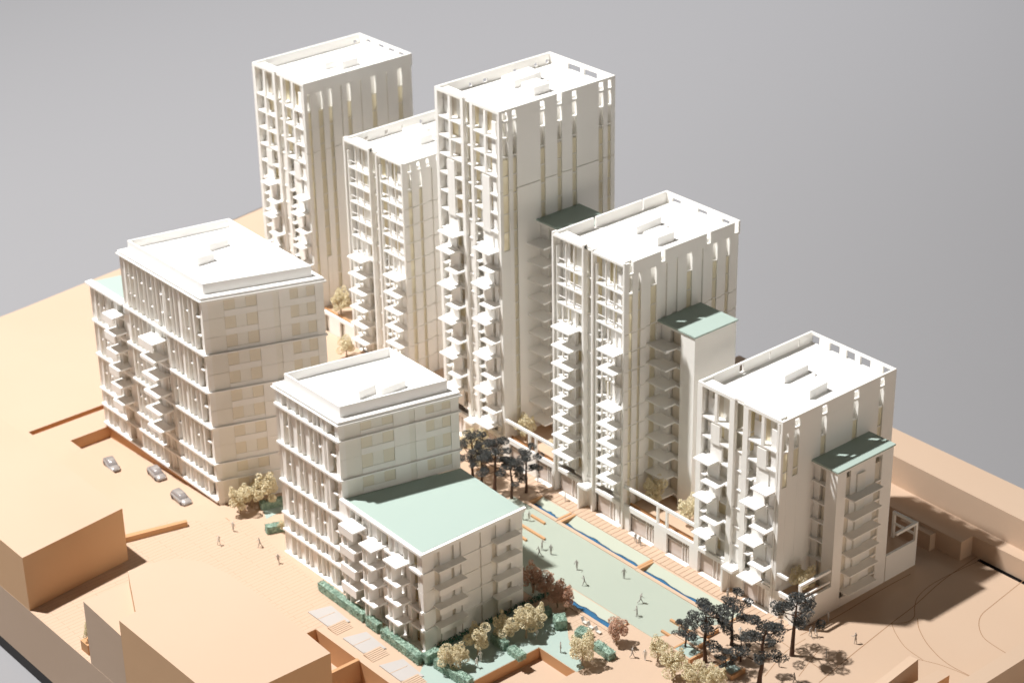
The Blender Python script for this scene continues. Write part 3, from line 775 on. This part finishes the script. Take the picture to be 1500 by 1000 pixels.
prism('left_wall', [PF[3], PF[0], (PF[0][0]+.5, PF[0][1]+.9), (PF[3][0]+.5, PF[3][1])], 0, 34, MW, t)
top_box(t, PF, 35)
roof_boxes(t, 35.45, ((533, 553), (558.5, 581), (594, 567)), ((494, 567), (526, 585), (553, 574)), 1.6)
# low part
c_ = offset(PF2, 0, -.5)
prism('mint_roof', [(-55.0, -51.2), (-32.4, -51.9), (-32.4, -30.3), (-49.7, -29.4)], 19.3, 19.75, MGR, t)
prism('cornice', [(-55.2, -52.3), (-31.3, -53.0), (-31.3, -29.8), (-31.9, -29.8), (-31.9, -52.2), (-55.2, -51.5)], 19.62, 20.05, MR, t)
prism('cornice', [(-55.2, -52.0), (-31.5, -52.7), (-31.5, -30.0), (-32.4, -30.0), (-32.4, -51.7), (-55.2, -51.0)], 19.2, 19.45, MR, t)
FR = Face(PF2[1], PF2[2], t); L_ = FR.L
zfl = [19.2, 15.6, 11.8, 7.9, 4.3, 0]
r = random.Random(5)
for k in range(5):
    zt, zb = zfl[k]-.06, zfl[k+1]+.06
    for a, b, ty in ((0, .06, 'w'), (.06, .12, 'p'), (.12, .17, 'g'), (.17, .28, 'w'), (.28, .31, 'g'), (.31, .36, 'w'), (.38, .56, 'w'), (.58, .68, 'w'), (.70, .74, 'g'), (.74, .84, 'p'), (.84, .88, 'g'), (.88, 1, 'w')):
        if ty == 'g': FR.box('window', a*L_, b*L_, zb, zt, -.8, -.45, MG2 if k % 2 else MT)
        else: FR.box('end_panel', a*L_+.02, b*L_-.02, zb, zt, -.8, (-.12 if ty == 'p' else 0)+r.uniform(-.03, .03), MW)
    FR.box('joint_strip', .36*L_, .38*L_, zb, zt, -.8, -.35, MW); FR.box('joint_strip', .56*L_, .58*L_, zb, zt, -.8, -.35, MW); FR.box('joint_strip', .68*L_, .70*L_, zb, zt, -.8, -.35, MW)
for z in (15.6, 7.9, 4.3): FR.box('floor_band', 0, L_*.15, z-.13, z+.13, -.3, .2, MW); FR.box('floor_band', L_*.36, L_, z-.13, z+.13, -.3, .16, MW)
FR.box('inner_wall', .2, L_-.2, 0, 19.2, -1.6, -.9, MT)
prism('rear_wall', [(-32, -30.2), (-49.9, -29.3), (-50, -29.9), (-32.4, -30.9)], 0, 19.2, MW, t)
for z in (12.2, 8.4, 4.6, 1.2)[:3]:
    o = FR.box('balcony', L_*.10, L_*.38, z-.12, z+.12, -.2, 1.7, MW); FR.box('balustrade', L_*.10, L_*.38, z-1.0, z-.12, 1.58, 1.7, MW, o)
for z in (16.0, 12.2, 8.4, 4.6):
    o = FR.box('balcony', L_*.68, L_*.93, z-.12, z+.12, -.2, 1.7, MW); FR.box('balustrade', L_*.68, L_*.93, z-1.0, z-.12, 1.58, 1.7, MW, o)
FR.box('balcony', L_*.10, L_*.38, 15.7, 15.98, -.2, 1.7, MW)
# balconies on the lit side
for s0, w_, zz in ((2.6, 4.4, (17.0, 12.9, 9.1, 5.2)), (8.6, 3.9, (15.9, 12.2, 8.4, 4.6)), (15.8, 3.9, (16.2, 12.4, 8.6, 4.7))):
    for k, z in enumerate(zz):
        o = FF2.box('balcony', s0, s0+w_, z-.17, z+.17, -.6, 2.9, MR)
        if s0 < 8:
            FF2.box('balustrade', s0, s0+w_, z-1.5, z-.17, 2.7, 2.9, MW, o)
            FF2.box('balustrade', s0, s0+.18, z-2.6, z-.17, -.2, 2.7, MW, o)
        for q in (.12, .42): FF2.box('screen_wall', s0+w_*q, s0+w_*q+.3, max(z-3.7, .1), z-.17, .5, 2.5, MW, o)
        FF2.box('screen_wall', s0+w_*.75, s0+w_*.75+.9, max(z-3.7, .1), z-.17, -.3, .1, MW, o)

# ------------------------------------------------------------------ foliage
def crumbs(bm, c, rad, n, size, r, shell=.35):
    for _ in range(n):
        while True:
            u = Vector((r.uniform(-1, 1), r.uniform(-1, 1), r.uniform(-1, 1)))
            l = u.length
            if .05 < l < 1: break
        u = u/l*(shell+(1-shell)*l)
        p = Vector((c[0]+u.x*rad[0], c[1]+u.y*rad[1], c[2]+u.z*rad[2]))
        s = size*r.uniform(.6, 1.3)
        q = [p+Vector((r.gauss(0, 1), r.gauss(0, 1), r.gauss(0, 1))).normalized()*s for _ in range(4)]
        vs = [bm.verts.new(x*S) for x in q]
        for f in ((0, 1, 2), (0, 3, 1), (0, 2, 3), (1, 3, 2)): bm.faces.new([vs[i] for i in f])
def limb(bm, pts, rads, seg=6):
    rings = []
    for i, p in enumerate(pts):
        p = Vector(p); d = (Vector(pts[min(i+1, len(pts)-1)])-Vector(pts[max(i-1, 0)])).normalized()
        a = d.cross(Vector((.3, 1, .1))).normalized(); b = d.cross(a)
        rings.append([bm.verts.new((p+(a*math.cos(k*2*math.pi/seg)+b*math.sin(k*2*math.pi/seg))*rads[i])*S) for k in range(seg)])
    for i in range(len(rings)-1):
        for k in range(seg): bm.faces.new((rings[i][k], rings[i][(k+1) % seg], rings[i+1][(k+1) % seg], rings[i+1][k]))
    bm.faces.new(rings[-1])
def tomesh(bm, name, m, smooth=False):
    bmesh.ops.recalc_face_normals(bm, faces=bm.faces)
    me = bpy.data.meshes.new(name); bm.to_mesh(me); bm.free(); me.materials.append(m)
    if smooth: me.polygons.foreach_set('use_smooth', [True]*len(me.polygons))
    return me
def pine_meshes(seed, H):
    """dark wire pine: bare wavering trunk, forked limbs, flat tufts of lichen"""
    r = random.Random(seed); bt = bmesh.new(); bc = bmesh.new()
    lean = (r.uniform(-.6, .6), r.uniform(-.6, .6))
    P = lambda h: (lean[0]*h*h/H/H+.15*math.sin(h*.9+seed), lean[1]*h*h/H/H, h)
    limb(bt, [P(H*q/6) for q in range(7)], [.42, .34, .30, .26, .21, .14, .07])
    nb = 11
    for k in range(nb):
        h = H*(.42+.56*k/nb+r.uniform(-.02, .02)); a = k*2.4+r.uniform(-.4, .4)
        ln = H*(.30-.13*(k/nb)**1.5)*r.uniform(.7, 1.15)
        p0 = Vector(P(h)); e = p0+Vector((math.cos(a)*ln, math.sin(a)*ln, H*.07+r.uniform(-.02, .06)*H))
        mid = (p0+e)/2+Vector((0, 0, -.03*H))
        limb(bt, [p0, mid, e], [.1, .075, .04], 5)
        for j in range(r.choice((1, 2, 2))):
            c = e+Vector((r.uniform(-.8, .8), r.uniform(-.8, .8), r.uniform(-.15, .35)))*(H/11)
            limb(bt, [mid, (mid+c)/2+Vector((0, 0, .1)), c], [.05, .04, .02], 4)
            crumbs(bc, c+Vector((0, 0, .15)), (H*.095*r.uniform(.8, 1.3), H*.095*r.uniform(.8, 1.3), H*.05), 260, .145, r, .4)
    crumbs(bc, Vector(P(H))+Vector((0, 0, 0)), (H*.12, H*.12, H*.06), 380, .145, r, .2)
    return tomesh(bt, 'trunk', MPT), tomesh(bc, 'crown', MPN)
def foam_meshes(seed, H, m, dense=1.):
    r = random.Random(seed); bt = bmesh.new(); bc = bmesh.new()
    limb(bt, [(0, 0, 0), (.08, .04, H*.25), (.0, .1, H*.55)], [.2, .15, .1])
    nb = r.randint(9, 12)
    for k in range(nb):
        a = k*2.4+r.uniform(-.3, .3); q = k/nb
        rr = H*.30*math.sqrt(1-(q-.35)**2)*r.uniform(.45, 1.1); hz = H*(.36+.52*q)
        e = Vector((math.cos(a)*rr, math.sin(a)*rr, hz))
        limb(bt, [(0, .05, H*.3), e*.5+Vector((0, 0, H*.22)), e], [.08, .06, .03], 4)
        s = H*r.uniform(.10, .16)
        crumbs(bc, e, (s*1.15, s*1.15, s), int(330*dense), .125, r, .7)
        if r.random() < .6: crumbs(bc, e*1.25, (s*.55, s*.55, s*.55), 90, .115, r, .6)
    crumbs(bc, (0, 0, H*.62), (H*.2, H*.2, H*.22), int(260*dense), .14, r, .4)
    return tomesh(bt, 'trunk', MCT), tomesh(bc, 'crown', m)
PINES = [pine_meshes(s, 11) for s in (1, 4, 9)]
CREAM = [foam_meshes(s, 5.4, MCR) for s in (2, 5, 8)]
PINK = [foam_meshes(s, 5.4, MPK) for s in (3, 6)]
def tree(kind, bank, i, px, py, H, z=0, rz=0, label='', group=''):
    x, y = at(px, py, z)
    t = thing(kind, x, y, z, label, 'tree', group)
    k = H/(11 if bank is PINES else 5.4)
    for nm, me in zip(('trunk', 'crown'), bank[i % len(bank)]):
        o = bpy.data.objects.new(nm, me); COL.objects.link(o); o.parent = t
    t.scale = (k, k, k); t.rotation_euler = (0, 0, rz)
    return t
PG = 'dark wire pines'
for i, (px, py, H, rz, lab) in enumerate((
    (1032, 974, 11.4, 0, 'tall dark pine with thick bare trunk left of centre in the front group'),
    (1004, 952, 6.2, 1.5, 'small slender dark pine leaning beside the lawn, leftmost of the front group'),
    (1071, 949, 9.6, 3.1, 'dark pine with feathery crown standing by the blue channel'),
    (1113, 1004, 12.2, 4.2, 'dark pine cut by the bottom edge with a broad drooping crown'),
    (1160, 959, 11.8, 2.2, 'dark pine standing alone before the corner of the white podium'),
    (1062, 992, 5.6, .7, 'low bushy dark pine between the two thickest trunks'),
    (725, 720, 10.8, 5.2, 'dark pine with the widest crown beside the mint roof'),
    (750, 730, 8.6, 1.1, 'dark pine with sparse crown next to the promenade steps'),
    (771, 721, 8.8, 2.9, 'dark pine with thin straight stem nearest the promenade'),
    (706, 708, 7.6, 3.6, 'short dark pine tucked behind the corner of the mint roof'),
    (692, 700, 9.2, 4.5, 'dark pine half hidden behind the front white block'),
    (1085, 968, 5.0, 5.5, 'small dark tree low among the planting beds'))):
    tree('pine_tree', PINES, i, px, py, H, 0, rz, lab, PG)
CG = 'cream foam trees'
for i, (px, py, H, z, rz, lab) in enumerate((
    (352, 752, 6.2, 0, 0, 'cream foam tree at the foot of the left white block, leftmost of three'),
    (369, 742, 5.2, 0, 2, 'small cream foam tree in the middle of three by the plaza'),
    (392, 742, 7.2, 0, 4, 'tallest cream foam tree of three between the two front blocks'),
    (413, 778, 2.4, 0, 1, 'tiny cream shrub by the short mint hedge at the block corner'),
    (695, 672, 6.8, 0, 1, 'cream foam tree behind the dark pines close to the tallest tower'),
    (706, 688, 6.0, 0, 3, 'cream foam tree showing through the dark pines'),
    (958, 740, 6.2, 4.6, 0, 'round cream foam tree on the terrace left of the shortest tower'),
    (1010, 768, 5.8, 4.6, 2, 'cream foam tree partly behind the balconies of the shortest tower'),
    (771, 644, 5.6, 4.6, 3, 'cream foam tree on the terrace beside the tallest tower'),
    (812, 660, 2.6, 4.6, 3, 'tiny cream shrub against the gridded tower on the terrace'),
    (1174, 868, 5.4, 4.4, 1, 'cream foam tree on the corner podium behind the dark pine'),
    (500, 462, 6.2, 10.6, 5, 'cream foam tree on the far podium between the left towers'),
    (508, 524, 5.0, 6.8, 2, 'pale foam tree in the raised court above the front block roof'),
    (658, 984, 5.4, 0, 0, 'cream foam tree at the garden hedge corner nearest the ramps'),
    (675, 977, 4.6, 0, 2.1, 'cream foam tree in the garden close to the white wall, second from left'),
    (700, 958, 6.0, 0, 1, 'cream foam tree beside the two garden figures'),
    (742, 938, 5.2, 0, 4, 'shaded cream tree in the middle of the garden row'),
    (771, 934, 6.2, 0, 2, 'cream foam tree with pale trunk beside the walking garden figure'),
    (786, 922, 5.2, 0, 3.3, 'shaded cream foam tree at the far end of the garden row'),
    (853, 974, 6.2, 0, 1.7, 'cream foam tree at the right edge of the garden next to the mint hedge'),
    (963, 968, 4.6, 0, .4, 'small cream foam tree at the end of the lower channel'),
    (985, 996, 6.4, 0, 2.6, 'cream foam tree in the front cluster below the lawn end'),
    (1016, 1012, 6.0, 0, 5.1, 'cream foam tree cut by the bottom edge, left of two'),
    (1047, 1018, 5.8, 0, 3.1, 'cream foam tree cut by the bottom edge, right of two'))):
    tree('foam_tree', CREAM, i, px, py, H, z, rz, lab, CG)
for i, (px, py, H, rz, lab) in enumerate((
    (781, 868, 5.8, 0, 'pinkish brown foam tree against the corner of the white block'), (799, 876, 5.6, 2, 'pinkish brown foam tree second in the row along the lawn'),
    (817, 889, 5.6, 4, 'pinkish brown foam tree third in the row along the lawn'), (829, 893, 4.6, 1, 'small pinkish brown tree at the start of the lower channel'),
    (903, 942, 5.4, 3, 'pink foam tree standing alone beside the lower blue channel'))):
    tree('foam_tree', PINK, i, px, py, H, 0, rz, lab, 'pink foam trees')

# planter in the left foreground
t = thing('planter_box', -75, -93.5, 0, 'small wooden planter box with shrubs between the two wooden blocks', 'planter')
px0, py0 = at(121, 950)
box('planter_wall', px0, px0+2.4, py0-.2, py0+2.6, 0, 2.0, MWE, t)
for k, (dx, dy, H) in enumerate(((.8, 1.6, 4.2), (1.3, .8, 3.2))):
    q = thing('shrub', px0+dx, py0+dy, 2, ['pale green shrub rising behind in the foreground planter', 'darker lower shrub at the front of the foreground planter'][k], 'plant')
    for nm, me in zip(('stem', 'leaves'), CREAM[k]):
        o = bpy.data.objects.new(nm, me); COL.objects.link(o); o.parent = q
    q.scale = (H/6.5,)*3

# hedges
def hedge(L_, W_, H_, seed):
    r = random.Random(seed); bm = bmesh.new()
    bmesh.ops.create_cube(bm, size=1, matrix=Matrix.Translation((0, 0, H_/2*S*.96)) @ Matrix.Diagonal((L_*S*.96, W_*S*.96, H_*S*.94, 1)))
    n = int((L_*W_+2*H_*(L_+W_))*42)
    for _ in range(n):
        f = r.random()*(L_*W_+2*H_*L_+2*H_*W_)
        if f < L_*W_: c = (r.uniform(-.5, .5)*L_, r.uniform(-.5, .5)*W_, H_)
        elif f < L_*W_+2*H_*L_: c = (r.uniform(-.5, .5)*L_, r.choice((-.5, .5))*W_, r.uniform(0, 1)*H_)
        else: c = (r.choice((-.5, .5))*L_, r.uniform(-.5, .5)*W_, r.uniform(0, 1)*H_)
        crumbs(bm, c, (.06, .06, .06), 1, .12, r)
    return tomesh(bm, 'hedge', MHG)
for i, (a, b, w_, h_, lab) in enumerate((
    ((470, 862), (536, 910), 1.3, 1.7, 'long mint hedge left of the row before the low white block'),
    ((540, 914), (557, 926), 1.3, 1.9, 'short cube-like mint hedge in the gap between two long hedges'),
    ((562, 931), (617, 972), 1.4, 1.8, 'long mint hedge ending at the near corner of the white block'),
    ((390, 780), (416, 775), 1.5, 1.5, 'short mint hedge at the far corner of the front white block'),
    ((382, 745), (414, 738), 1.4, 1.5, 'mint hedge beneath the cream trees between the white blocks'),
    ((812, 918), (829, 916), 2.4, 2.0, 'mint hedge cube on the edge of garden and sand paving'),
    ((846, 930), (862, 936), 2.2, 1.6, 'small mint hedge cube behind the garden cream tree'),
    ((872, 948), (897, 966), 1.6, 1.4, 'mint hedge at the far right corner of the garden'),
    ((722, 938), (742, 952), 1.2, 1.8, 'mint hedge between the garden trees, in shade'),
    ((748, 954), (766, 967), 1.6, 1.2, 'rounded mint hedge touching the sunken yard rim'),
    ((640, 975), (690, 1008), 1.5, 1.8, 'long mint hedge along the ramp side of the garden'),
    ((622, 972), (642, 962), 1.3, 1.9, 'mint hedge turning the near corner of the white block'),
    ((780, 906), (806, 900), 1.6, 1.6, 'shaded mint hedge under the pinkish brown trees'))):
    p, q = Vector(at(*a)), Vector(at(*b)); d = q-p
    o = bpy.data.objects.new('hedge', hedge(max(d.length, 2.), w_, h_, i)); COL.objects.link(o)
    m_ = (p+q)/2; o.location = (m_.x*S, m_.y*S, .02*S); o.rotation_euler = (0, 0, math.atan2(d.y, d.x))
    tag(o, lab, 'hedge', 'mint hedges')
# dark green ground planting along the shaded wall
r = random.Random(3); bm = bmesh.new()
for _ in range(900):
    crumbs(bm, (-31.9+r.random()*1.0, r.uniform(-50.5, -24), r.random()*.7), (.2, .3, .2), 1, .22, r)
o = bpy.data.objects.new('ground_cover', tomesh(bm, 'ground_cover', MHM)); COL.objects.link(o); tagk(o, 'stuff')
# small loungers on the garden paving
for i, (px, py) in enumerate(((857, 913), (866, 920), (877, 927))):
    x, y = at(px, py)
    t = thing('deck_lounger', x, y, 0, ['pale deck lounger nearest the hedge cube', 'pale deck lounger in the middle of three', 'pale deck lounger nearest the pink tree'][i], 'chair', 'deck loungers beside the lower channel')
    box('seat', x-.5, x+.5, y-.3, y+.3, .25, .4, MFW, t); 
    polymesh('backrest', [(x-.5, y-.3, .4), (x-.5, y+.3, .4), (x-.9, y+.3, 1.1), (x-.9, y-.3, 1.1), (x-.38, y-.3, .4), (x-.38, y+.3, .4), (x-.78, y+.3, 1.1), (x-.78, y-.3, 1.1)], [(0, 1, 2, 3), (7, 6, 5, 4), (3, 2, 6, 7), (0, 3, 7, 4), (1, 5, 6, 2)], MFW, t)
    for dx in (-.4, .4): box('leg', x+dx-.05, x+dx+.05, y-.25, y+.25, .02, .25, MFW, t)

# ------------------------------------------------------------------ figures
def figure_mesh(pose, m, name):
    """one continuous cast figure, 2.25 units tall, grown over a posed skeleton"""
    (la, lf), (ra, rf), (aL, eL), (aR, eR), lean, arms_out = pose
    k = 2.25/1.75
    hip = Vector((0, 0, .92)); J = {}; E_ = []; Rd = []
    def add(n_, v, r_, par=None):
        J[n_] = len(V); V.append(Vector(v)); Rd.append(r_)
        if par is not None: E_.append((J[par], J[n_]))
    V = []
    add('pel', hip, (.15, .11))
    add('wst', (lean*.12, 0, 1.12), (.125, .095), 'pel'); add('chest', (lean*.28, 0, 1.34), (.16, .11), 'wst'); add('nb', (lean*.36, 0, 1.47), (.07, .06), 'chest')
    add('neck', (lean*.4, 0, 1.54), (.055, .055), 'nb'); add('hd', (lean*.43+.01, 0, 1.64), (.095, .085), 'neck'); add('crown', (lean*.45, 0, 1.74), (.06, .06), 'hd')
    for s_, (a, kf), nm in ((1, (la, lf), 'l'), (-1, (ra, rf), 'r')):
        h = Vector((0, s_*.09, .88)); add(nm+'h', h, (.095, .095), 'pel')
        kn = h+Vector((math.sin(a)*.43, 0, -math.cos(a)*.43)); add(nm+'k', kn, (.065, .065), nm+'h')
        an = kn+Vector((math.sin(a-kf)*.40, 0, -math.cos(a-kf)*.40)); add(nm+'a', an, (.045, .045), nm+'k')
        add(nm+'f', an+Vector((.13, 0, -.04)), (.035, .04), nm+'a')
    for s_, (a, e_), nm in ((1, (aL, eL), 'L'), (-1, (aR, eR), 'R')):
        sh = Vector((lean*.33, s_*.19, 1.42)); add(nm+'s', sh, (.06, .06), 'chest')
        el = sh+Vector((math.sin(a)*.27, s_*arms_out*.2, -math.cos(a)*.27)); add(nm+'e', el, (.045, .045), nm+'s')
        wr = el+Vector((math.sin(a+e_)*.24, s_*arms_out*.1, -math.cos(a+e_)*.24)); add(nm+'w', wr, (.034, .034), nm+'e')
        add(nm+'p', wr+(wr-el).normalized()*.09, (.03, .04), nm+'w')
    zmin = min(v.z for v in V)
    V = [(v-Vector((0, 0, zmin-.03)))*k for v in V]
    me = bpy.data.meshes.new(name); me.from_pydata([tuple(v) for v in V], E_, [])
    ob = bpy.data.objects.new(name, me); COL.objects.link(ob)
    sk = ob.modifiers.new('s', 'SKIN'); sk.use_smooth_shade = True
    for i, rr in enumerate(Rd): me.skin_vertices[0].data[i].radius = (rr[0]*k, rr[1]*k)
    me.skin_vertices[0].data[0].use_root = True
    sb = ob.modifiers.new('u', 'SUBSURF'); sb.levels = 1; sb.render_levels = 1
    dg = bpy.context.evaluated_depsgraph_get(); out = bpy.data.meshes.new_from_object(ob.evaluated_get(dg))
    bpy.data.objects.remove(ob)
    out.transform(Matrix.Scale(S, 4)); out.materials.clear(); out.materials.append(m); out.name = name
    out.polygons.foreach_set('use_smooth', [True]*len(out.polygons))
    return out
POSES = [((.38, .1), (-.32, .35), (-.4, .3), (.45, .35), .25, .3), ((.05, 0), (-.05, 0), (.1, .2), (.0, .3), .05, .4),
         ((.5, .15), (-.4, .5), (-.5, .4), (.6, .5), .45, .3), ((.12, 0), (-.1, .1), (.5, 1.2), (.1, .2), .1, .5)]
FIG = [[figure_mesh(p, m, 'person') for p in POSES] for m in (MFIG, MFW)]
PEO = [(321, 798, 0, 0, 1, 'grey figure strolling on the plaza, leftmost of four'), (342, 778, 1, 2, 1, 'grey figure on the plaza nearest the parked cars'), (381, 801, 0, 4, 3, 'grey figure on the plaza nearest the cream trees'),
       (408, 824, 2, 5.6, 0, 'figure on the plaza nearest the front white block'), (788, 706, 3, 1, 0, 'dark figure on the promenade under the pines'), (828, 734, 1, 4, 1, 'pale figure on the promenade beside the far channel'),
       (931, 794, 0, 5.6, 0, 'left of a couple walking on the promenade'), (937, 798, 0, 5.6, 0, 'right of a couple walking on the promenade'),
       (775, 763, 3, 3, 1, 'figure at the lawn corner with outstretched arm'), (766, 761, 1, 1, 0, 'figure half behind the low mint roof corner'),
       (790, 814, 0, 4.2, 0, 'front left figure of a group of three on the lawn'), (794, 805, 3, .5, 0, 'rear figure of a group of three on the lawn'), (807, 812, 1, 2, 0, 'right figure of a group of three on the lawn'),
       (845, 834, 3, 5, 0, 'figure on the lawn above the centre with one arm bent'), (856, 857, 0, 4, 0, 'figure on the lawn above the pinkish trees'), (914, 847, 1, 2.5, 0, 'standing figure on the lawn near the long channel'),
       (938, 883, 2, 1, 0, 'running figure at the front of the lawn'), (933, 902, 3, 4, 0, 'figure with raised arm near the front of the lawn'), (995, 930, 1, 0, 0, 'figure beside the wooden bars at the lawn end'),
       (698, 977, 0, 0, 1, 'left of two figures in the garden shade'), (704, 968, 1, 3, 1, 'right of two figures in the garden shade'), (786, 933, 2, 5.2, 1, 'walking figure under the garden tree with pale trunk'), (821, 955, 1, 1, 0, 'dark figure standing alone on the garden lawn'),
       (1144, 921, 3, 2.5, 0, 'figure beside the wall left of the lone pine'), (1187, 932, 0, 5.8, 0, 'left of two figures at the corner of the white podium'), (1195, 931, 2, 5.8, 0, 'right of two figures at the corner of the white podium'),
       (1213, 910, 1, 1, 0, 'figure in the building shadow by the white wall'), (1253, 942, 3, 3.2, 0, 'figure waving alone on the open paving at the right'), (1141, 976, 1, 2, 0, 'figure in the tree shadow near the lone pine'),
       (1210, 966, 1, 4, 0, 'figure standing in the round tree shadow at the right'), (1164, 1000, 0, 4, 0, 'figure cut by the bottom edge near the pines'), (926, 962, 0, 1, 0, 'figure walking past the end of the lower channel'),
       (945, 966, 1, 5, 1, 'pale figure beside the lower channel end'), (1084, 933, 0, 2, 1, 'figure crossing between pines and channel'), (1066, 876, 1, 0, 0, 'figure on the promenade in front of the entrance canopy')]
for px, py, ps, rz, mi, lab in PEO:
    x, y = at(px, py, .05)
    o = bpy.data.objects.new('person', FIG[1 if mi == 1 else 0][ps]); COL.objects.link(o)
    o.location = (x*S, y*S, .05*S); o.rotation_euler = (0, 0, rz)
    tag(o, lab, 'figurine', 'scale figures on the model')

# ------------------------------------------------------------------ cars
def loft(secs, name, m, parent=None):
    v = []; n = len(secs[0])
    for s_ in secs: v += s_
    f = []
    for i in range(len(secs)-1):
        for k in range(n): f.append((i*n+k, i*n+(k+1) % n, (i+1)*n+(k+1) % n, (i+1)*n+k))
    f += [tuple(range(n-1, -1, -1)), tuple((len(secs)-1)*n+k for k in range(n))]
    me = bpy.data.meshes.new(name); me.from_pydata([tuple(Vector(q)*S) for q in v], [], f); me.materials.append(m)
    bm = bmesh.new(); bm.from_mesh(me); bmesh.ops.recalc_face_normals(bm, faces=bm.faces)
    bm.to_mesh(me); bm.free()
    me.polygons.foreach_set('use_smooth', [True]*len(me.polygons))
    return me
def car(px, py, z, ang, wagon, label):
    x, y = at(px, py, z)
    t = thing('parked_car', x, y, z, label, 'car', 'model cars parked along the sloping road'); t.rotation_euler = (0, 0, ang)
    def ring(x_, w_, zb, zt): return [(x_, -w_, zb), (x_, -w_, (zb+zt)/2), (x_, -w_*.88, zt), (x_, w_*.88, zt), (x_, w_, (zb+zt)/2), (x_, w_, zb)]
    body = loft([ring(-2.75, .85, .45, .85), ring(-2.6, 1.05, .3, 1.08), ring(-1.6, 1.12, .28, 1.15), ring(0, 1.13, .28, 1.15), ring(1.2, 1.12, .28, 1.1), ring(2.4, 1.03, .3, .95), ring(2.75, .8, .42, .7)], 'body', MCAR)
    b = bpy.data.objects.new('body', body); COL.objects.link(b); b.parent = t
    back = -2.5 if wagon else -1.9
    cab = loft([ring(back, .92, 1.0, 1.2), ring(back+.45, .86, 1.0, 1.72), ring(.1, .86, 1.0, 1.8), ring(.55, .85, 1.0, 1.7), ring(1.3, .92, 1.0, 1.12)], 'cabin', MCARG)
    o = bpy.data.objects.new('cabin_windows', cab); COL.objects.link(o); o.parent = t
    rf = loft([ring(back+.45, .74, 1.66, 1.78), ring(.1, .74, 1.72, 1.86), ring(.5, .70, 1.64, 1.76)], 'roof', MCAR)
    o = bpy.data.objects.new('roof', rf); COL.objects.link(o); o.parent = t
    for sx in (-1.7, 1.7):
        for sy_ in (-1.02, 1.02):
            bm = bmesh.new(); bmesh.ops.create_cone(bm, cap_ends=True, segments=14, radius1=.42*S, radius2=.42*S, depth=.26*S, matrix=Matrix.Translation((sx*S, sy_*S, .42*S)) @ Matrix.Rotation(R(90), 4, 'X'))
            o = bpy.data.objects.new('wheel', tomesh(bm, 'wheel', MTYR)); COL.objects.link(o); o.parent = t
    for sy_ in (-.7, .7):
        o = bpy.data.objects.new('headlight', boxmesh(.1, .3, .16, MFW)); COL.objects.link(o); o.parent = t; o.location = (2.66*S, sy_*S, .72*S)
car(164, 684, -1.7, R(-14), False, 'silver model saloon at the upper end of the road, farthest left')
car(230, 697, -1.1, R(-8), False, 'silver model saloon in the middle of the three parked cars')
car(266, 733, -.4, R(-4), True, 'silver model estate car nearest the plaza')
